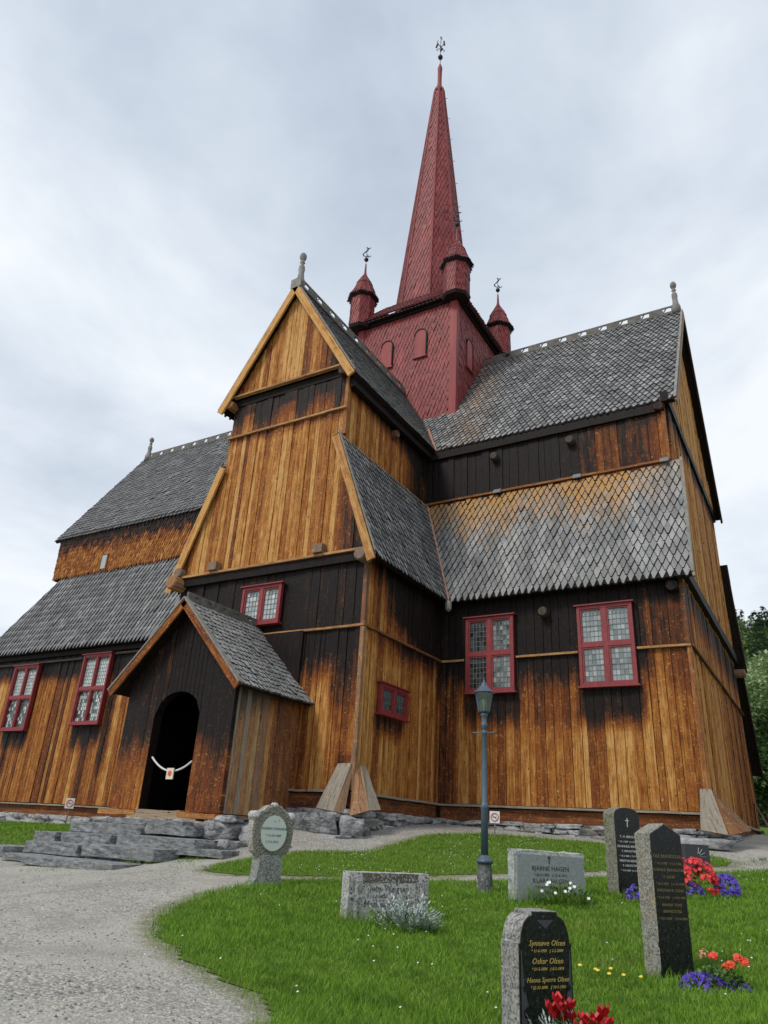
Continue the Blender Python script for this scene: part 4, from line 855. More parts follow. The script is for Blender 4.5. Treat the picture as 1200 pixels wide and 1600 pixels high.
# ================================================================= steps
ST=thing('stone_steps','rough grey slate steps leading up to the church porch','steps',(-3.4,-4.2,-1.5))
def slab(x0,x1,y0,y1,zt,zb,ang=0,seed=None):
    q=MB();bm=bmesh.new();bmesh.ops.create_cube(bm,size=1);n=max(4,int((x1-x0)/.28))
    bmesh.ops.subdivide_edges(bm,edges=[e for e in bm.edges if abs(e.verts[0].co.x-e.verts[1].co.x)>.5],cuts=n,use_grid_fill=True);bmesh.ops.subdivide_edges(bm,edges=[e for e in bm.edges if abs(e.verts[0].co.z-e.verts[1].co.z)>.5],cuts=2,use_grid_fill=True)
    bmesh.ops.subdivide_edges(bm,edges=[e for e in bm.edges if abs(e.verts[0].co.y-e.verts[1].co.y)>.5],cuts=3,use_grid_fill=True)
    sd=V(random.uniform(-99,99),0,random.uniform(-99,99));vs=[];rt=Matrix.Rotation(ang,3,'Z');c=V((x0+x1)/2,(y0+y1)/2,(zt+zb)/2)
    for v in bm.verts:
        p=Vector((v.co.x*(x1-x0),v.co.y*(y1-y0),v.co.z*(zt-zb)));edge=(abs(v.co.y)>.49)*1.+(abs(v.co.x)>.49)*.8;k=.010+.032*edge*(.3 if v.co.z>.4 else 1)
        nn=V(mn.noise(p*2.2+sd),mn.noise(p*2.6+sd*1.3+V(5,5,5)),mn.noise(p*2.0+sd+V(9,0,3))*.45);n2=V(mn.noise(p*8+sd),mn.noise(p*9+sd+V(4,4,4)),mn.noise(p*7+sd)*.4)
        p+=nn*k*.55+n2*k*.7; 
        if abs(v.co.x)>.49: p.x-=math.copysign(.05*random.random()+ (.05 if abs(v.co.y)>.4 else 0),v.co.x)
        vs.append(rt@p+c)
    q.add(vs,[tuple(z.index for z in f.verts) for f in bm.faces],None,(.5,0,0));bm.free();o=q.build('step',SLAB,ST)
    return o
slab(-4.85,-2.3,-3.12,-2.75,-.88,-1.0); slab(-5.42,-3.0,-3.65,-3.0,-1.01,-1.22);slab(-2.98,-1.62,-3.62,-3.0,-.98,-1.16,-.02)
slab(-5.75,-4.88,-4.3,-3.5,-1.25,-1.50,.04);slab(-4.86,-3.12,-4.25,-3.5,-1.23,-1.43,0);slab(-3.1,-.85,-4.2,-3.5,-1.2,-1.40,.03)
slab(-5.0,-3.2,-5.0,-4.1,-1.43,-1.64,.02);slab(-3.2,-1.15,-4.95,-4.1,-1.40,-1.61,.03);slab(-5.95,-5.0,-5.3,-4.3,-1.56,-1.75,-.1);slab(-4.9,-3.7,-5.5,-4.8,-1.66,-1.78,.05)
slab(-3.9,-1.3,-5.75,-4.95,-1.66,-1.80,.05);slab(-1.3,-.1,-4.3,-3.7,-1.36,-1.48,.15)
m=MB();m.box((-5.4,-3.6,-2),(-1.8,-2.7,-1.2));m.box((-5.0,-4.8,-2.2),(-1.6,-3.6,-1.5));m.build('step_bed',SLAB,ST)
# rope with a little notice across the doorway
RT=thing('rope_barrier','white rope with a small notice hung across the dark porch doorway','rope',(PX,PY,.45))
m=MB();A=V(PX-.70,PY+.1,.52);B=V(PX+.73,PY+.02,.42);pts=[A.lerp(B,i/16)+V(0,0,-.30*4*(i/16)*(1-i/16)*.9) for i in range(17)];m.tube(pts,.022,6);m.build('rope',simple('white_rope',(.7,.69,.66),.8),RT)
m=MB();m.box((PX+.0,PY-.02,.01),(PX+.22,PY+.01,.26));nb=m.build('notice',simple('notice_paper',(.72,.62,.5),.6),RT)
m=MB();m.poly([(PX+.11+.07*math.cos(a)*(1 if k%2 else .72),PY-.03,.14+.07*math.sin(a)*(1 if k%2 else .72)) for k,a in enumerate([math.pi*i/6 for i in range(12)])],.006,(0,-1,0));m.build('red_mark',simple('notice_red',(.65,.10,.04),.5),nb)
# ================================================================= lamp post
LP=thing('lamp_post','blue grey cast iron lamp post with green glass lantern on the lawn','lamp post',(5.14,-4.03,-1.72));LP.scale=(1.04,1.04,.972)
LB=noisy('blue_grey_enamel',(.055,.085,.115),(.085,.12,.155),3,.42,.1)
def f_plinth(t,p,o):
    n=t.noise(objv(t),16,6,.75); z=t.sepx(objv(t))[2]
    return {'Base Color':t.mix(t.math('MULTIPLY',t.mr(n,.5,.58,0,1),t.mr(z,.15,.5,1,0)),(.085,.09,.095),(.42,.42,.38)),'Roughness':.7,'Normal':t.bump(n,.5,.01)}
PLI=mat('worn_plinth',f_plinth)
def lbuild(m,name,mt,par,smooth=False): return m.build(name,mt,par,smooth,world=False)
m=MB();m.lathe([(.125,-.1),(.12,.05),(.115,.30),(.098,.50)],(0,0,0),8,ang=R(22));lbuild(m,'plinth',PLI,LP)
m=MB();m.lathe([(.10,.49),(.125,.505),(.13,.53),(.115,.555),(.095,.57),(.07,.60),(.058,.62)],(0,0,0),16);m.lathe([(.056,.6),(.054,1.30),(.062,1.32),(.066,1.35),(.058,1.385),(.044,1.41),(.042,2.1),(.038,2.62),(.05,2.64),(.052,2.68),(.042,2.70),(.042,2.80),(.055,2.82),(.058,2.85),(.035,2.87)],(0,0,0),14);lbuild(m,'pole',LB,LP,True)
m=MB();m.tube([(-.2,0,2.535),(.2,0,2.535)],.011,6);m.lathe([(.0,-.02),(.022,0),(.0,.02)],(-.2,0,2.535),8);m.lathe([(.0,-.02),(.022,0),(.0,.02)],(.2,0,2.535),8);m.lathe([(.045,2.5),(.052,2.52),(.052,2.55),(.045,2.57)],(0,0,0),12);lbuild(m,'ladder_bar',LB,LP)
LNT=MB();L0=2.90;L1=3.20
LNT.lathe([(.03,2.84),(.05,2.87),(.095,2.885),(.10,2.905)],(0,0,0),6);LNT.lathe([(.17,3.20),(.172,3.215),(.15,3.225)],(0,0,0),6)
for i in range(6):
    a=math.pi*i/3;LNT.beam((.092*math.cos(a),.092*math.sin(a),L0),(.147*math.cos(a),.147*math.sin(a),L1),.016,.016,(math.cos(a),math.sin(a),0))
ln=lbuild(LNT,'lantern_frame',LB,LP)
m=MB();m.lathe([(.178,3.215),(.16,3.235),(.115,3.27),(.07,3.325),(.045,3.36),(.05,3.375),(.03,3.39),(.016,3.41),(.012,3.44),(.0,3.47)],(0,0,0),12);lbuild(m,'lantern_roof',LB,LP,True)
def f_lg(t,p,o):
    g=t.new('ShaderNodeBsdfGlossy');g.inputs[0].default_value=(.8,.9,.85,1);g.inputs[1].default_value=.08
    tr=t.new('ShaderNodeBsdfTransparent');tr.inputs[0].default_value=(.50,.66,.56,1);mx=t.new('ShaderNodeMixShader');mx.inputs[0].default_value=.16
    t.l.new(tr.outputs[0],mx.inputs[1]);t.l.new(g.outputs[0],mx.inputs[2]);t.l.new(mx.outputs[0],o.inputs[0])
LG=mat('lantern_glass',f_lg)
m=MB()
for i in range(6):
    a=math.pi*i/3;b=a+math.pi/3;m.add([(.09*math.cos(a),.09*math.sin(a),L0),(.09*math.cos(b),.09*math.sin(b),L0),(.145*math.cos(b),.145*math.sin(b),L1),(.145*math.cos(a),.145*math.sin(a),L1)],[(0,1,2,3)])
lbuild(m,'lantern_glass',LG,LP)
m=MB();m.lathe([(.018,2.9),(.02,2.98),(.024,3.0),(.036,3.05),(.034,3.09),(.018,3.115),(0,3.12)],(0,0,0),12);lbuild(m,'bulb',simple('milky_bulb',(.42,.62,.38),.3),LP,True)
# ================================================================= little no smoking signs
WHITE=simple('sign_white',(.72,.71,.70),.5);SRED=simple('sign_red',(.5,.07,.06),.5);POSTM=noisy('post_wood',(.13,.10,.08),(.24,.2,.17),12)
def sign(x,y,h,w,label,rz):
    g=g1(x,y);S=thing('no_smoking_sign',label,'sign',(x,y,g),rz,'small no smoking signs by the church wall')
    m=MB();m.box((-.018,.0,-.2),(.018,.03,h-.03));lbuild(m,'post',POSTM,S)
    m=MB();m.box((-w/2,-.014,h-w*1.12),(w/2,-.001,h));b=lbuild(m,'sign_board',WHITE,S)
    c=h-w*.56;m=MB();r=w*.36;m.tube([(r*math.cos(a),-.018,c+r*math.sin(a)) for a in [2*math.pi*i/24 for i in range(25)]],w*.045,5);m.beam((-r*.7,-.018,c+r*.7),(r*.7,-.018,c-r*.7),.01,w*.08,(0,-1,0));lbuild(m,'prohibition_ring',SRED,b)
    m=MB();m.box((-w*.24,-.0172,c-w*.03),(w*.2,-.0142,c+w*.03));lbuild(m,'cigarette_mark',IRON,b)
sign(2.97,1.71,.62,.235,'small square no smoking sign on a stake behind the lamp post',R(22))
sign(-13.2,2.3,.92,.30,'small square no smoking sign on a stake at the nave wall, left of the steps',R(40))
# ================================================================= gravestones
def f_granite(c0,c1,c2,scale=60,r=.75,lich=.3,lc=(.30,.26,.12)):
    def f(t,p,o):
        v=objv(t);a=t.sep(t.vor(v,scale,out='Color'));n=t.noise(v,7,6,.7);m=t.noise(v,3.2,5,.7);m2=t.noise(v,22,4,.7)
        c=t.mix(a[0],c0,c1);c=t.mix(t.mr(a[1],.8,.85,0,.8),c,c2)
        c=t.mix(t.math('MULTIPLY',t.mr(m,.5,.66,0,lich),t.mr(m2,.4,.6,.3,1)),c,lc);c=t.mix(t.mr(n,.60,.70,0,lich),c,(.45,.45,.40));c=t.mix(t.mr(n,.40,.3,0,lich),c,(.05,.05,.045))
        return {'Base Color':c,'Roughness':r,'Normal':t.bump(t.math('ADD',n,a[0]),.45,.008)}
    return f
GR=mat('rough_granite',f_granite((.16,.155,.145),(.38,.37,.35),(.07,.07,.07)))
GRO=mat('lichened_granite',f_granite((.15,.145,.12),(.36,.35,.30),(.08,.08,.07),70,.8,.75,(.36,.23,.07)))
GRP=mat('pale_granite',f_granite((.33,.32,.31),(.55,.54,.52),(.07,.07,.07),55,.8,.55,(.20,.18,.10)))
GRH=mat('blue_grey_granite',f_granite((.20,.225,.225),(.27,.295,.295),(.15,.165,.17),90,.6,.15))
BLK=mat('polished_black_granite',lambda t,p,o:{'Base Color':t.mix(t.mr(t.noise(objv(t),42,3,.6),.60,.70,0,1),(.008,.009,.009),(.055,.065,.055)),'Roughness':t.mr(t.noise(objv(t),30,4),.35,.7,.16,.5),'Specular IOR Level':.4})
BLM=simple('matt_black_granite',(.05,.05,.062),.7)
GOLD=simple('gilded_lettering',(.50,.36,.10),.5,.2);SILV=simple('silver_lettering',(.62,.62,.60),.5);DKL=simple('dark_lettering',(.025,.028,.03),.7)
def text(parent,lines,d,mt,name='inscription',shear=0,font_w=1):
    """lines: (text, x, z, size); laid on the plane y=d facing -y"""
    vs=[];fs=[]
    for s,x,z,size in lines:
        cu=bpy.data.curves.new('tmp','FONT');cu.body=s;cu.size=size;cu.align_x='CENTER';cu.shear=shear;cu.space_character=1.05;cu.extrude=.0012;cu.resolution_u=2;cu.offset=size*.001*font_w
        ob=bpy.data.objects.new('tmp',cu);COL.objects.link(ob);dg=bpy.context.evaluated_depsgraph_get();me=bpy.data.meshes.new_from_object(ob.evaluated_get(dg))
        b=len(vs);vs+=[(x+v.co.x,d-v.co.z,z+v.co.y) for v in me.vertices];fs+=[tuple(b+i for i in p.vertices) for p in me.polygons]
        bpy.data.objects.remove(ob);bpy.data.curves.remove(cu);bpy.data.meshes.remove(me)
    m=MB();m.add(vs,fs);return lbuild(m,name,mt,parent)
def cross(parent,x,z,h,d,mt,w=.014):
    m=MB();m.box((x-w/2,d-.003,z),(x+w/2,d+.001,z+h));m.box((x-h*.25,d-.0035,z+h*.66),(x+h*.25,d+.0005,z+h*.66+w));lbuild(m,'cross',mt,parent)
def extr(m,pts,y0,y1,rough=0,seg=None,att=(.5,.5,0)):
    """outline in xz extruded from y0 (front) to y1 (back); pts counter-clockwise seen from -y"""
    k=len(pts);vs=[];n=max(1,int((y1-y0)/.05)) if rough else 1
    for j in range(n+1):
        y=y0+(y1-y0)*j/n
        for x,z in pts: 
            r=rough*(mn.noise(V(x*9,y*9,z*9+x)))*(1 if rough else 0); vs.append((x+r,y+(r if j in(0,n) else 0),z+r))
    fs=[tuple(range(k)),tuple(range((n+1)*k-1,n*k-1,-1))]
    for j in range(n):
        for i in range(k): a=j*k+i;b=j*k+(i+1)%k;fs.append((a,a+k,b+k,b))
    m.add(vs,fs,None,att)
def dense(pts,st=.05):
    o=[]
    for (x0,z0),(x1,z1) in zip(pts,pts[1:]+pts[:1]):
        n=max(1,int(math.hypot(x1-x0,z1-z0)/st));o+=[(x0+(x1-x0)*i/n,z0+(z1-z0)*i/n) for i in range(n)]
    return o
def stonething(label,x,y,phi,group=None,dz=0): return thing('gravestone',label,'gravestone',(x,y,g1(x,y)+dz),R(phi),group)
# 1 tall stone with gilded lines, gabled top
S=stonething('tallest gravestone, narrow with gabled top, polished black face and lichened sides',8.53,-7.42,50)
wd,th,hh=.37,.24,1.36
m=MB();extr(m,dense([(-wd/2,-.3),(wd/2,-.3),(wd/2,hh-.1),(0,hh),(-wd/2,hh-.1)],.06),0.004,th,.006);lbuild(m,'stone_body',GRO,S)
m=MB();extr(m,[(-wd/2+.002,-.3),(wd/2-.002,-.3),(wd/2-.002,hh-.105),(0,hh-.008),(-wd/2+.002,hh-.105)],-.004,.02);lbuild(m,'polished_face',BLK,S)
text(S,[('OLE BRANDSTAD',0,1.045,.042),('* 17-2-1888   † 5-7-1966',0,.985,.030),('GUNHILD BRANDSTAD',0,.925,.036),('F. LUND',0,.865,.036),('* 22-2-1890   † 3-10-1966',0,.805,.030),('KRISTIAN K. LUND',0,.745,.036),('* 8-10-1905   † 16-4-1986',0,.685,.030),('HANNA TOVE',0,.620,.036),('BRANDSTAD',0,.565,.036),('* 12-7-1924   † 8-10-2006',0,.505,.030)],-.006,mat('dull_gilding',lambda t,p,o:{'Base Color':(.20,.15,.055,1),'Roughness':.5}),shear=0)
# 2 tall black stone with cross, arched top
S=stonething('tall black gravestone with silver cross and arched top, standing behind the tallest one',7.19,-3.22,50)
wd,th,hh=.46,.28,1.24;arc=[(wd/2*math.cos(a)*1.0,hh-.11+.11*math.sin(a)) for a in [math.pi*i/12 for i in range(13)]]
m=MB();extr(m,dense([(-wd/2,-.3),(wd/2,-.3)]+arc,.06),.004,th,.008);lbuild(m,'stone_body',mat('moss_speckled_granite',f_granite((.11,.11,.08),(.30,.29,.22),(.06,.06,.05),60,.85,.7,(.22,.19,.07))),S)
m=MB();extr(m,[(-wd/2+.003,-.3),(wd/2-.003,-.3)]+[(x*.985,z-.006) for x,z in arc],-.004,.02);lbuild(m,'polished_face',BLK,S)
cross(S,0,.955,.13,-.006,SILV,.012);text(S,[('T. H. BERGUM',0,.80,.048),('* 15-1-1869  † 6-12-1951',0,.735,.033),('RAGNHILD BERGUM',0,.665,.044),('F. HAUGSTEN',0,.60,.042),('* 10-2-1868  † 15-5-1955',0,.535,.033),('MARTHA BERGUM',0,.465,.044),('F. HAUGSTEN',0,.40,.042),('* 12-9-1898  † 2-1-1981',0,.335,.033)],-.006,SILV)
# 3 near black stone, rounded shoulders, heart panel
S=stonething('nearest gravestone, rounded black face with gilded script above red flowers',8.12,-9.98,56,dz=-.09)
wd,th,hh=.46,.215,.93
sh=[(wd/2,-.5),(wd/2,.70),(wd/2-.012,.705)]+[(.11+(wd/2-.125)*math.cos(a),.70+.175*math.sin(a)) for a in [math.pi/2*i/8 for i in range(0,9)]]+[(.11,.90)]
out=sh+[(-x,z) for x,z in sh[::-1]]
m=MB();extr(m,out,.004,th);lbuild(m,'stone_body',GR,S)
inn=[(x*.985,z-.004) for x,z in out];m=MB();extr(m,inn,-.004,.02);lbuild(m,'polished_face',BLK,S)
def side(sg):
    n=14;c=[];
    for i in range(n+1):
        k=i/n;z=.66-.66*k;c.append((sg*(.208-.17*k**1.9),z))
    o_=[(sg*.214,.66)]+c+[(sg*.02,-.3),(sg*.214,-.3)]
    return o_ if sg<0 else o_[::-1]
m=MB();
for sg in(-1,1): extr(m,side(sg),-.008,-.003)
extr(m,[(-.075,.845),(0,.79),(.075,.845)],-.008,-.003);fp=lbuild(m,'frosted_panel',BLM,S)
m=MB()
for sg in(-1,1):
    for cx,cz,r in((sg*.17,.29,.036),(sg*.185,.43,.022)):
        for k in range(5): a=2*math.pi*k/5+.3;m.lathe([(.0,-.0115),(r*.42,-.0112),(r*.42,-.008)],(cx+r*.55*math.cos(a),0,cz+r*.55*math.sin(a)),8,axis='y')
    m.tube([(sg*.17,-.010,.25),(sg*.15,-.010,.12),(sg*.17,-.010,.0)],.006,5);m.tube([(sg*.12,-.010,.14),(sg*.14,-.010,.05),(sg*.12,-.010,-.1)],.012,5)
lbuild(m,'engraved_flowers',BLK,fp)
text(S,[('Synnøve Olsen',.01,.685,.050),('Oskar Olsen',.01,.575,.050),('Hanna Sperre Olsen',.01,.465,.042),('* 11-4-1920   † 3-2-2004',.01,.645,.026),('* 21-5-1894   † 8-3-1974',.01,.535,.026),('* 22-12-1896   † 14-5-1961',.01,.425,.026)],-.008,GOLD,shear=.35)
# 4 blue grey stone with cross
S=stonething('wide blue grey gravestone with small black cross, white daisies in front',6.22,-4.12,48)
wd,th,hh=1.18,.20,.66
m=MB();extr(m,dense([(-wd/2,-.3),(wd/2,-.3),(wd/2,hh-.01),(-wd/2,hh+.01)],.04),0,th,.022);lbuild(m,'rough_surround',mat('pale_rough_edge',f_granite((.3,.32,.31),(.5,.52,.5),(.2,.21,.2),40,.9,.3)),S)
m=MB();extr(m,[(-wd/2+.055,-.3),(wd/2-.035,-.3),(wd/2-.035,hh-.06),(-wd/2+.055,hh-.05)],-.022,.02);lbuild(m,'smooth_face',GRH,S)
cross(S,-.02,.49,.115,-.024,DKL,.014);text(S,[('BJARNE HAGEN',-.0,.40,.085),('* 28-9-1895   † 25-8-1971',0,.325,.05),('KLARA HAGEN',-.0,.235,.085),('* 27-4-1901   † 3-5-1985',0,.165,.05)],-.024,DKL)
# 5 low pale stone with side crosses
S=stonething('low wide pale speckled gravestone with black stained top and silvery plant in front',5.12,-6.98,58,dz=-.03)
wd,th,hh=1.12,.20,.58
m=MB();extr(m,dense([(-wd/2,-.3),(wd/2,-.3),(wd/2,hh),(-wd/2,hh)],.05),0,th,.006);lbuild(m,'stone_body',GRP,S)
m=MB();extr(m,[(-wd/2+.19,hh-.115),(wd/2-.17,hh-.105),(wd/2-.15,hh-.006),(-wd/2+.17,hh-.006)],-.004,.01);lbuild(m,'stained_band',mat('black_lichen_band',f_granite((.06,.055,.045),(.16,.14,.115),(.4,.4,.38),70,.9,.7,(.14,.10,.07))),S)
SPM=(mat('stained_panel',f_granite((.20,.2,.19),(.40,.4,.38),(.04,.04,.04),60,.9,.8,(.06,.055,.045))))
for sg in(-1,1):
    m=MB();x=sg*(wd/2-.10); m.box((x-.09,-.006,-.2),(x+.09,.01,hh-.10));lbuild(m,'side_panel',SPM,S)
for sg in(-1,1):
    x=sg*(wd/2-.10);m=MB();m.box((x-.02,-.018,.0),(x+.02,-.004,hh-.12));m.box((x-.08,-.0185,.30),(x+.08,-.0045,.335));lbuild(m,'relief_cross',GRP,S)
text(S,[('Jens Wogsen',0,.375,.10),('* 12-5-1855   † 10-2-1926',0,.30,.055),('Mathea Wogsen',0,.205,.10),('* 4-9-1860   † 1-3-1938',0,.13,.05)],-.003,mat('faded_lettering',lambda t,p,o:{'Base Color':(.09,.09,.09,1),'Roughness':.8}),shear=.05)
# 6 oval medallion stone
S=stonething('ornate lichened gravestone with white oval plate on a waisted foot beside the path',2.80,-6.46,60)
# body outline
body=[(-.20,.42),(.20,.42),(.27,.47),(.31,.60),(.325,.75),(.31,.88),(.33,.93),(.30,.985),(.24,.985),(.17,1.03),(.10,1.09),(.05,1.105),(-.05,1.105),(-.10,1.09),(-.17,1.03),(-.24,.985),(-.30,.985),(-.33,.93),(-.31,.88),(-.325,.75),(-.31,.60),(-.27,.47)]
CARV=mat('carved_granite',lambda t,p,o:{'Base Color':t.mix(t.noise(objv(t),40,5,.75),(.05,.05,.035),(.36,.35,.28)),'Roughness':.9,'Normal':t.bump(t.vor(objv(t),34),1.,.03)})
m=MB();extr(m,dense(body,.05),0,.23,.01);lbuild(m,'stone_body',mat('old_pale_granite',f_granite((.22,.21,.18),(.46,.44,.39),(.08,.08,.07),60,.9,.6,(.17,.16,.10))),S)
m=MB();extr(m,[(x*.94,.435+(z-.42)*.93) for x,z in body],-.02,.02);lbuild(m,'carved_front',CARV,S)
m=MB();
for sg in(-1,1): m.lathe([(.0,-.03),(.05,-.025),(.06,.0),(.06,.22),(.05,.25),(0,.255)],(sg*.28,0,.955),12,axis='y')
m.lathe([(.0,-.02),(.04,-.01),(.045,.1),(0,.14)],(0,0,1.10),10,axis='y');lbuild(m,'scroll',GRP,S,True)
el=lambda rx,rz,n=36:[(rx*math.cos(2*math.pi*i/n),.72+rz*math.sin(2*math.pi*i/n)) for i in range(n)]
m=MB();extr(m,el(.222,.262),-.034,-.01);lbuild(m,'oval_rim',CARV,S)
m=MB();extr(m,el(.20,.24),-.042,-.02);pl=lbuild(m,'oval_plate',simple('enamel_plate',(.50,.56,.51),.35),S)
text(pl,[('KAREN STRANDE',0,.765,.048),('* 13-10-1848',-.01,.675,.043),('† 7-5-1915',-.02,.59,.043),('+',.0,.86,.05),('†',.06,.88,.04)],-.0435,DKL,shear=.2)
m=MB();pe=[(-.30,-.3),(.30,-.3),(.30,.02),(.23,.07),(.19,.13),(.17,.40),(.20,.43),(-.20,.43),(-.17,.40),(-.19,.13),(-.23,.07),(-.30,.02)];extr(m,dense(pe,.06),-.03,.26,.008);lbuild(m,'foot',mat('mossy_foot_granite',f_granite((.14,.15,.14),(.33,.34,.32),(.07,.07,.07),60,.9,.6,(.09,.11,.04))),S)
# 7 small dark stone
S=stonething('small plain dark gravestone with engraved sun rays, behind the big red flower bed',7.72,-.24,50)
m=MB();extr(m,[(-.28,-.3),(.28,-.3),(.27,.50),(-.27,.50)],0,.14);lbuild(m,'stone_body',BLM,S)
m=MB()
for a in(0,28,55,80): m.beam((.0+.05*math.cos(R(a)),-.003,.30+.05*math.sin(R(a))),(.0+.19*math.cos(R(a)),-.003,.30+.15*math.sin(R(a))),.003,.010,(0,-1,0))
lbuild(m,'sun_rays',SILV,S)
# far graves beyond the east end
for x,y,w,h,c,l in((9.0,31,.7,.9,GRP,'small pale gravestone far beyond the east end, left one'),(10.2,30,.9,1.15,simple('white_marble',(.62,.64,.66),.5),'white marble gravestone far beyond the east end'),(12.6,33,.8,.8,GR,'grey gravestone far beyond the east end, right one')):
    S=stonething(l,x,y,50);m=MB();extr(m,[(-w/2,-.3),(w/2,-.3),(w/2,h*.8),(w/4,h),(-w/4,h),(-w/2,h*.8)],0,.2);lbuild(m,'stone_body',c,S)
    m=MB();m.box((-w/2-.1,-.06,-.2),(w/2+.1,.27,.08));lbuild(m,'foot',GR,S)
WL=thing('churchyard_wall','low dry stone wall far behind the church by the wood','wall',(0,60,0));m=MB()
for i in range(70):
    x=-16+i*.75; stone(m,(x,50+.4*math.sin(i),g1(x,50)+.35+random.uniform(-.1,.1)),(.95,.7,.9),0)
m.build('stones',STONE,WL,True)
# ================================================================= flowers and plants
GREEN=mat('leaf_green',lambda t,p,o:{'Base Color':t.mix(t.sep(t.att('att').outputs['Color'])[0],(.03,.08,.012),(.12,.22,.03)),'Roughness':.6})
petal=lambda n,a,b:mat(n,lambda t,p,o:{'Base Color':t.mix(t.sep(t.att('att').outputs['Color'])[0],a,b),'Roughness':.5,'Subsurface Weight':.0})
PRED=petal('scarlet_petals',(.42,.006,.012),(.75,.02,.025));PORG=petal('orange_red_petals',(.62,.03,.012),(.85,.08,.03));PBLU=petal('violet_blue_petals',(.035,.012,.24),(.11,.045,.48));PWH=petal('white_petals',(.6,.62,.6),(.8,.8,.78));PYE=petal('yellow_petals',(.65,.45,.02),(.8,.62,.05));PSIL=petal('silver_leaves',(.24,.30,.26),(.52,.58,.54));PCRI=petal('crimson_petals',(.32,.003,.008),(.62,.012,.02))
def leafq(m,c,d,l,w,curl=.3,rnd=None):
    c=Vector(c);d=Vector(d).normalized();s=d.cross(V(random.uniform(-.3,.3),random.uniform(-.3,.3),1));
    if s.length<.01:s=V(1,0,0)
    s.normalize();n=s.cross(d)
    a=random.random() if rnd is None else rnd
    m.add([c,c+d*l*.45+s*w/2+n*.0,c+d*l-n*curl*l*.3,c+d*l*.45-s*w/2,],[(0,1,2,3)],None,(a,0,0))
def rdir(zmin=.0,zmax=1):
    a=random.uniform(0,6.283);z=random.uniform(zmin,zmax);r=math.sqrt(max(0,1-z*z));return V(r*math.cos(a),r*math.sin(a),z)
def foliage(rx,ry,h,n,l,w,z0=0):
    m=MB()
    for _ in range(n):
        d=rdir(0,1);k=random.uniform(.35,1)**.5;c=V(d.x*rx*k,d.y*ry*k,z0+d.z*h*k);leafq(m,c,d+rdir(-.4,.6)*.8,l*random.uniform(.6,1.2),w)
    return m
def bloom(m,c,up,r,np_=5):
    c=Vector(c);up=Vector(up).normalized();t=up.orthogonal().normalized();b=up.cross(t);a0=random.uniform(0,6)
    for k in range(np_):
        a=a0+6.283*k/np_;d=t*math.cos(a)+b*math.sin(a);s=up.cross(d);rd=random.random()
        m.add([c,c+d*r*.6+s*r*.42+up*r*.12,c+d*r+up*r*.18,c+d*r*.6-s*r*.42+up*r*.12],[(0,1,2,3)],None,(rd,0,0))
def bed(name,label,cat,x,y,rx,ry,h,layers,leaves=300,l=.05,w=.025,z0=0,group=None):
    o=thing(name,label,cat,(x,y,g1(x,y)),0,group);lbuild(foliage(rx,ry,h*.9,leaves,l,w,z0),'leaves',GREEN,o)
    for pname,mt,cx,cy,cz,sx,sy,sz,n,r,cluster in layers:
        m=MB()
        for _ in range(n):
            d=rdir(-.1,1);c=V(cx+d.x*sx,cy+d.y*sy,cz+d.z*sz)*1.0
            for _k in range(cluster): 
                e=rdir(-.3,1);bloom(m,c+e*r*(1.5 if cluster>1 else 0),d*.6+e+V(.2,-.6,.3),r*random.uniform(.8,1.2))
        lbuild(m,pname,mt,o)
    return o
bed('flower_bed','large mound of scarlet and violet blue flowers beside the tallest gravestone','flowers',8.13,-2.75,.48,.42,.42,[('red_flowers',PRED,-.10,-.05,.06,.34,.32,.42,100,.034,4),('blue_flowers',PBLU,.33,.02,.05,.17,.2,.26,150,.02,3),('lower_blue_flowers',PBLU,-.12,-.34,.02,.16,.08,.14,40,.02,3)],500)
bed('flower_bed','small bed of violet blue and red flowers before the black stone with cross','flowers',7.50,-3.52,.36,.22,.2,[('blue_flowers',PBLU,-.03,-.05,.02,.28,.2,.2,110,.02,3),('red_flowers',PRED,.05,.0,.12,.12,.1,.2,16,.032,5)],260)
o=bed('flower_bed','orange red geraniums over violet blue lobelia at foot of the tallest gravestone','flowers',8.93,-7.72,.26,.24,.20,[('lobelia',PBLU,-.12,-.06,.0,.20,.17,.12,170,.012,3),('more_lobelia',PBLU,.14,-.05,.0,.14,.10,.08,60,.012,3)],460,.045,.035)
for i,(dx,dy,dz) in enumerate([(-.02,-.06,.27),(.17,.0,.27),(.12,-.10,.22),(.23,-.05,.25),(.06,.08,.18)]):
    m=MB();
    for k in range(22): e=rdir(-.4,1);bloom(m,V(dx,dy,dz)+V(e.x*.036,e.y*.036,e.z*.028),e+V(0,-.3,.2),.019)
    m2=lbuild(m,'geranium_head',PORG,o);m=MB();m.tube([(dx*.4,dy*.4,0),(dx*.8,dy*.8,dz*.6),(dx,dy,dz)],.004,5,(.8,0,0));lbuild(m,'stem',GREEN,m2)
m=MB()
for k in range(30): e=rdir(-.2,1);bloom(m,V(-.11,.02,.25)+V(e.x*.05,e.y*.04,e.z*.06),e,.013)
lbuild(m,'faded_head',petal('faded_salmon_petals',(.45,.17,.09),(.62,.3,.18)),o)
def silver(o,cx,cy,rx,ry,h,n,name='silver_leaves',sc_=1):
    m=MB()
    for _ in range(n):
        d=rdir(.05,1);c=V(cx+d.x*rx*.5,cy+d.y*ry*.5,d.z*h*.3);L=h*random.uniform(.5,.9);dd=(d+V(0,0,.35)).normalized()
        for k in range(7):
            p=c+dd*L*(k/7);s=dd.cross(V(0,0,1));s=s.normalized() if s.length>.01 else V(1,0,0)
            for sg in(-1,1): leafq(m,p,dd*.8+s*sg*.8+rdir(-.5,.5)*.3,.055*sc_,.018*sc_,.2)
        leafq(m,c+dd*L,dd,.06*sc_,.02*sc_)
    return lbuild(m,name,PSIL,o)
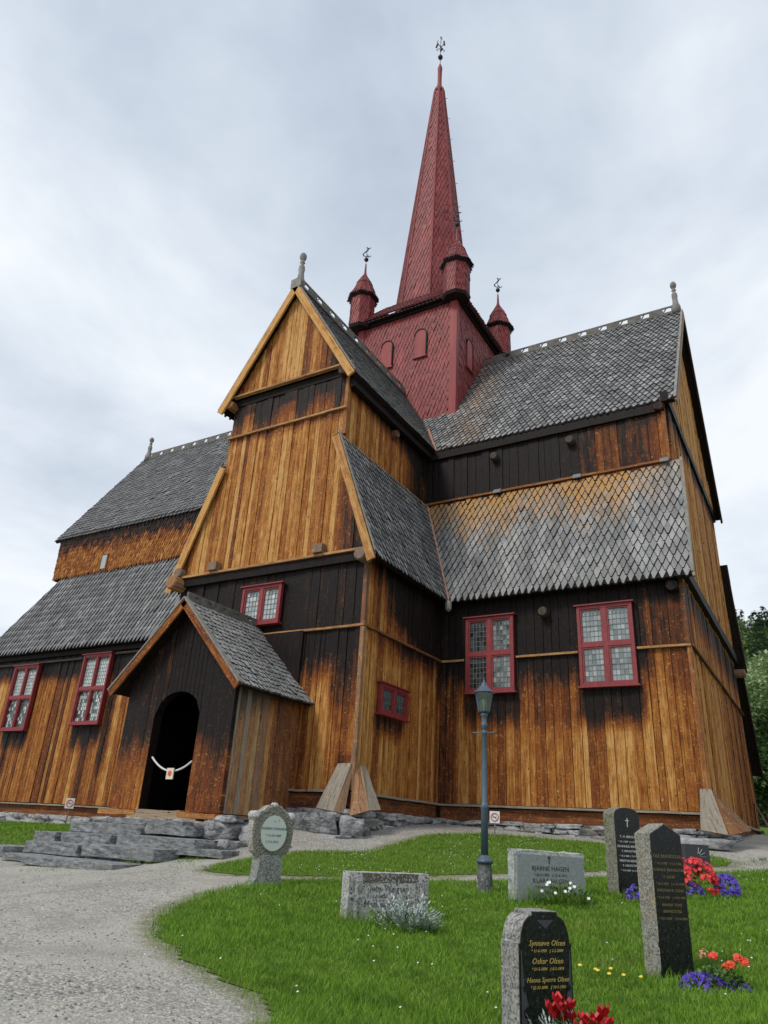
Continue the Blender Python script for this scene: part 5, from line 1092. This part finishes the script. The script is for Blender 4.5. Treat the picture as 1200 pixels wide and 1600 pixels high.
o=thing('silver_ragwort','silvery grey foliage plant in front of the low pale gravestone','plant',(5.50,-7.22,g1(5.5,-7.22)));silver(o,0,0,.50,.30,.34,110);lbuild(foliage(.45,.25,.16,160,.10,.02),'leaves',GREEN,o)
o=thing('cyclamen_bed','crimson cyclamen with silver leaves at foot of the nearest gravestone','flowers',(8.42,-10.34,g1(8.42,-10.34)-.03))
silver(o,-.12,-.06,.16,.14,.24,26,sc_=.75);silver(o,.20,.06,.16,.13,.22,24,'silver_leaves',.75);lbuild(foliage(.26,.2,.2,260,.05,.035),'leaves',GREEN,o)
for cx,cy,cz in((-.10,.0,.30),(-.14,-.02,.255),(-.03,.02,.28),(-.02,.0,.225),(.06,.02,.215),(.13,.05,.225),(.17,.06,.26),(.09,.0,.17),(.20,.04,.21),(-.08,.04,.2),(-.12,-.03,.22),(-.06,-.05,.27),(.10,-.03,.2),(.15,.0,.19),(.05,-.05,.18)):
    m=MB()
    for k in range(7):
        a=k*.9+random.random();d=V(math.cos(a)*.55,math.sin(a)*.55,.9)
        c0=V(cx,cy,cz)+V(math.cos(a)*.012,math.sin(a)*.012,0);s=V(-math.sin(a),math.cos(a),0);L=random.uniform(.05,.068);r_=random.random()
        m.add([c0,c0+d*L*.5+s*.027,c0+d*L+V(0,0,.006),c0+d*L*.5-s*.027],[(0,1,2,3)],None,(r_,0,0))
    f=lbuild(m,'cyclamen_flower',PCRI,o);m=MB();m.tube([(cx*.5,cy*.5,0),(cx,cy,cz)],.003,4,(.4,0,0));lbuild(m,'stem',GREEN,f)
o=thing('daisy_clump','clump of white daisies growing before the wide blue grey gravestone','flowers',(6.56,-4.42,g1(6.56,-4.42)));lbuild(foliage(.40,.24,.26,420,.11,.016),'leaves',GREEN,o)
for k in range(12):
    a=random.uniform(0,6.28);q=random.uniform(.15,.42);dx,dy=q*math.cos(a),q*math.sin(a)*.5;dz=random.uniform(.08,.30);m=MB()
    bloom(m,(dx,dy-.1,dz),(.3,-.9,.7),.025,8)
    f=lbuild(m,'daisy_head',PWH,o)
m=MB();X=[]
o=thing('buttercups','scatter of yellow buttercups in the grass left of the tallest gravestone','flowers',(8.05,-7.9,g1(8.05,-7.9)))
for k,(dx,dy) in enumerate([(-.28,-.1),(-.14,-.02),(-.02,-.08),(.12,-.12),(-.05,.10),(.24,.02),(-.2,.12)]):
    m=MB();z=random.uniform(.09,.15);bloom(m,(dx,dy,z),(0,-.4,1),.022,6);bloom(m,(dx,dy,z),(0,-.6,.6),.016,5);f=lbuild(m,'buttercup_head',PYE,o);m=MB();m.tube([(dx,dy,0),(dx,dy,z)],.0025,4,(.7,0,0));lbuild(m,'stem',GREEN,f)
# tiny white clover and daisies in the grass: beyond counting
m=MB()
for P,n in((MAIN,260),(MID,300)):
    c=0
    while c<n:
        x=random.uniform(0,12);y=random.uniform(-11,4)
        if inpoly(np.array([x]),np.array([y]),P)[0]: 
            c+=1
            if mn.noise(V(x*.7,y*.7,3))<-.05: continue
            bloom(m,(x,y,g1(x,y)+.06),(0,-.5,1),.011,5)
o=m.build('clover_flowers',PWH);o['kind']='stuff';tag(o,'tiny white clover flowers dotted through the lawns','flowers')
# weeds in the gravel by the east end
for i,(x,y,l) in enumerate([(8.6,2.6,'low green weeds in the gravel right of the east corner, nearer clump'),(9.3,3.4,'low green weeds in the gravel right of the east corner, farther clump')]):
    o=thing('weed_clump',l,'weeds',(x,y,g1(x,y)));lbuild(foliage(.35,.25,.07,120,.06,.02),'leaves',GREEN,o)
# ================================================================= wooded hill
hx=[];az=np.radians(np.linspace(-30,60,70));dd=np.linspace(75,420,40)
AZ,DD=np.meshgrid(az,dd);HX=CAMXY[0]+DD*np.sin(AZ);HY=CAMXY[1]+DD*np.cos(AZ)
def hillz(a,d):
    a=np.degrees(a);amp=.74*np.clip(.45+.55*(a+22)/16,.25,1.06)+.02*np.sin(a*1.3);k=np.clip((d-75)/225,0,1);return -1.4+80*amp*(k*k*(3-2*k))**.9+2*np.sin(a*.9+d*.03)-np.clip(d-320,0,100)*.15
HZ=hillz(AZ,DD)
HILL=mat('forest_floor',lambda t,p,o:{'Base Color':t.mix(t.noise(objv(t),.08,5,.7),(.012,.03,.008),(.035,.07,.015)),'Roughness':.95})
o=gridmesh('hill',HX,HY,HZ,HILL);o['kind']='structure'
def f_leaf(c0,c1,c2):
    def f(t,p,o):
        a=t.sep(t.att('att').outputs['Color']);c=t.ramp(a[0],[(0,c0),(.5,c1),(1,c2)]);tr=t.new('ShaderNodeBsdfTranslucent');t.put(tr.inputs[0],c);mx=t.new('ShaderNodeMixShader');mx.inputs[0].default_value=.2
        t.put(p.inputs['Base Color'],c);p.inputs['Roughness'].default_value=.7;p.inputs['Specular IOR Level'].default_value=.2;t.l.new(p.outputs[0],mx.inputs[1]);t.l.new(tr.outputs[0],mx.inputs[2]);t.l.new(mx.outputs[0],o.inputs[0])
    return f
LB1=mat('birch_leaves',f_leaf((.15,.21,.09),(.27,.35,.16),(.40,.50,.25)));LS=mat('spruce_needles',f_leaf((.04,.075,.042),(.08,.135,.065),(.14,.21,.10)));LA=mat('alder_leaves',f_leaf((.045,.08,.03),(.10,.165,.055),(.19,.27,.10)))
BARK=noisy('dark_bark',(.03,.025,.02),(.09,.075,.06),8);BIRCH=noisy('birch_bark',(.25,.24,.22),(.65,.64,.6),3)
def crown_pts(H,kind,n,ls):
    m=MB()
    if kind=='spruce':
        for _ in range(n):
            k=random.random()**.75;z=H*(1-k*.92);r=H*.17*k*(.55+.45*abs(math.sin(z*2.6/H*9)))*random.uniform(.4,1.08);a=random.uniform(0,6.283);d=V(math.cos(a),math.sin(a),-.35)
            leafq(m,(r*math.cos(a)*.8,r*math.sin(a)*.8,z),d,ls*1.2,ls*.55,0,min(1,max(0,random.gauss(.45,.25))))
    else:
        cl=[]
        for _ in range(16):
            z=random.uniform(.28,.93);rr=.20*math.sin(math.pi*min(1,(z-.12)/.95))**.7;a=random.uniform(0,6.283);q=random.uniform(.2,1)*rr
            cl.append((V(q*math.cos(a),q*math.sin(a),z)*H,H*random.uniform(.06,.13),random.gauss(.5,.18)))
        for _ in range(n):
            c,r,b=random.choice(cl);d=rdir(-.8,1);p=c+d*r*random.uniform(.6,1.05);leafq(m,p,d+rdir(-1,1),ls,ls*.75,.2,min(1,max(0,b+random.gauss(0,.15))))
    return m
def maketree(name,label,H,kind,n,ls,lm,bm_):
    o=thing(name,label,'tree',(0,0,0));lbuild(crown_pts(H,kind,n,ls),'crown',lm,o)
    m=MB();m.tube([(0,0,-1),(.02*H,0,H*.4),(0,.02*H,H*.9)],[H*.018,H*.012,H*.003],7)
    if kind!='spruce':
        for k in range(6): a=k*1.1;z=H*(.3+.09*k);m.tube([(.01*H,0,z),(math.cos(a)*H*.12,math.sin(a)*H*.12,z+H*.12)],[H*.006,H*.002],5)
    lbuild(m,'trunk',bm_,o);return o
protos=[maketree('birch_tree','',16,'b',4200,.42,LB1,BIRCH),maketree('alder_tree','',14,'a',4200,.44,LA,BARK),maketree('spruce_tree','',19,'spruce',4200,.55,LS,BARK)]
def dup(root,loc,rz,s,label,group):
    r=root.copy();COL.objects.link(r);r.location=loc;r.rotation_euler=(0,0,rz);r.scale=(s,)*3;r['label']=label;r['group']=group
    for ch in list(root.children):
        c=ch.copy();COL.objects.link(c);c.parent=r
    return r
hz_=lambda a,d:float(hillz(np.radians(a),d)) if d>75 else -1.2
# trees one can tell apart: az (deg), distance, proto, scale, label
near=[(-5.3,62,1,.80,'dark bushy alder, lowest tree behind the east corner of the church'),(-4.5,70,1,.95,'dark green alder close behind the churchyard wall'),(-3.7,64,1,.85,'dark alder at the right edge of the picture behind the far graves'),(-2.9,72,1,1.0,'broad dark alder just outside the right edge'),
(-5.2,88,1,1.15,'alder rising above the lowest trees beside the church corner'),(-4.0,84,0,1.1,'yellow green birch standing above the dark alders'),(-3.1,90,0,1.2,'pale birch with white trunk at the right edge, middle height'),(-4.9,108,0,1.15,'birch with several white stems below the light green slope'),(-3.5,112,0,1.2,'light green birch in the middle of the wooded slope'),(-2.3,106,0,1.2,'light green birch right of the middle slope'),
(-1.4,70,1,.9,'dark alder well right of the graves'),(-.2,80,0,1.1,'birch well right of the graves'),(-6.6,72,1,.9,'alder hidden behind the church wall'),(-7.8,90,0,1.1,'birch hidden behind the church wall')]
for i,(a,d,p,s,l) in enumerate(near):
    x=CAMXY[0]+d*math.sin(R(a));y=CAMXY[1]+d*math.cos(R(a));dup(protos[p],(x,y,hz_(a,d)-.3),random.uniform(0,6),s,l,'trees at the foot of the wooded hill')
# the rest of the wood: one mass
m={0:MB(),1:MB(),2:MB()}
def addtree(kind,a,d,s):
    x=CAMXY[0]+d*math.sin(R(a));y=CAMXY[1]+d*math.cos(R(a));z=hz_(a,d)-.4
    k={0:'b',1:'a',2:'spruce'}[kind];n=int(620 if d<200 else 420);H=(15 if kind<2 else 18)*s
    t=crown_pts(H,k,n,.60+d*.0022)
    m[kind].add([(v[0]+x,v[1]+y,v[2]+z) for v in t.v],t.f,t.uv,t.a)
    if kind==0 or random.random()<.3:
        q=MB();q.tube([(x,y,z),(x+.2,y,z+H*.5),(x+.1,y+.2,z+H*.9)],[.20,.15,.05],5);m.setdefault(3,MB());m[3].add(q.v,q.f,q.uv,q.a)
N=0
for i in range(560):
    a=random.uniform(-15,11);d=80+245*random.random()**.62
    if abs(a+3.5)>4 and random.random()<.45: continue
    k=2 if random.random()<(.12 if d<210 else .5) else (1 if random.random()<.25 else 0)
    addtree(k,a,d,random.uniform(.7,1.15))
fv=MB();mi=[]
for k in(0,1,2,3):
    if k in m: fv.add(m[k].v,m[k].f,m[k].uv,m[k].a,k)
o=fv.build('forest',[LB1,LA,LS,BIRCH]);o['kind']='stuff';tag(o,'distant mixed wood of birch and spruce covering the hillside','forest')
for p in protos:
    for c in list(p.children): bpy.data.objects.remove(c)
    bpy.data.objects.remove(p)
# ================================================================= sky, sun, camera
SUN_EL,SUN_ROT=48,200   # direction the light comes from, degrees; azimuth clockwise from +y
W=bpy.data.worlds.new('World');sc.world=W;W.use_nodes=True;t=NT(W.node_tree);t.n.clear()
out=t.new('ShaderNodeOutputWorld');bg=t.new('ShaderNodeBackground');t.l.new(bg.outputs[0],out.inputs[0])
sky=t.new('ShaderNodeTexSky');sky.sky_type='NISHITA';sky.sun_disc=False;sky.sun_elevation=R(SUN_EL);sky.sun_rotation=R(SUN_ROT)
g=t.new('ShaderNodeTexCoord').outputs['Generated'];s3=t.sepx(g)
zc=t.math('MAXIMUM',s3[2],.02);den=t.math('ADD',zc,.22)
pv=t.comb(t.math('DIVIDE',s3[0],den),t.math('DIVIDE',s3[1],den),0.)
n1=t.noise(t.vscale(pv,(1,.6,1),(3.1,1.7,0)),.95,7,.52,.5);n2=t.noise(t.vscale(pv,(1,1,1),(9,4,2)),2.6,6,.55,.3)
cl=t.math('ADD',t.math('MULTIPLY',n1,.72),t.math('MULTIPLY',n2,.28))
hor=t.mr(s3[2],.0,.85,1,0)
# cloud radiance is kept on the scale of the physical sky (strength 0.1)
cc=t.ramp(cl,[(.38,(3.15,3.7,4.5)),(.45,(4.45,5.05,5.9)),(.52,(5.8,6.35,7.05)),(.60,(7.6,7.9,8.2))])
cc=t.mix(t.math('MULTIPLY',hor,.5),cc,(7.1,7.5,8.0))
col=t.mix(.93,sky.outputs[0],cc)
t.put(bg.inputs[0],col);bg.inputs[1].default_value=.1
SL=bpy.data.lights.new('sun','SUN');SL.energy=1.5;SL.angle=R(14);SL.color=(1,.96,.9);so=bpy.data.objects.new('sun',SL);COL.objects.link(so)
el,ro=R(SUN_EL),R(SUN_ROT);dv=V(math.sin(ro)*math.cos(el),math.cos(ro)*math.cos(el),math.sin(el));so.rotation_euler=dv.to_track_quat('Z','Y').to_euler();so.location=(0,-20,40)
cd=bpy.data.cameras.new('camera');co=bpy.data.objects.new('camera',cd);COL.objects.link(co);sc.camera=co
yaw,pit,rol=-.550,.418,.058
yaw,pit,rol=-0.550484,0.418321,0.057780
CAMP=(10.0900,-15.7245,-0.8859);CAMF=1126.626
F_=V(math.sin(yaw)*math.cos(pit),math.cos(yaw)*math.cos(pit),math.sin(pit));R0=V(math.cos(yaw),-math.sin(yaw),0);U0=R0.cross(F_)
RR=R0*math.cos(rol)+U0*math.sin(rol);UU=-R0*math.sin(rol)+U0*math.cos(rol)
Mx=Matrix((RR,UU,-F_)).transposed().to_4x4();Mx.translation=V(*CAMP);co.matrix_world=Mx
cd.sensor_fit='VERTICAL';cd.sensor_height=24;cd.lens=24*CAMF/1600;cd.clip_end=2000;cd.clip_start=.05
sc.render.resolution_x=768;sc.render.resolution_y=1024
vs_=sc.view_settings;vs_.view_transform='Standard';vs_.look='None';vs_.exposure=.38;vs_.gamma=1
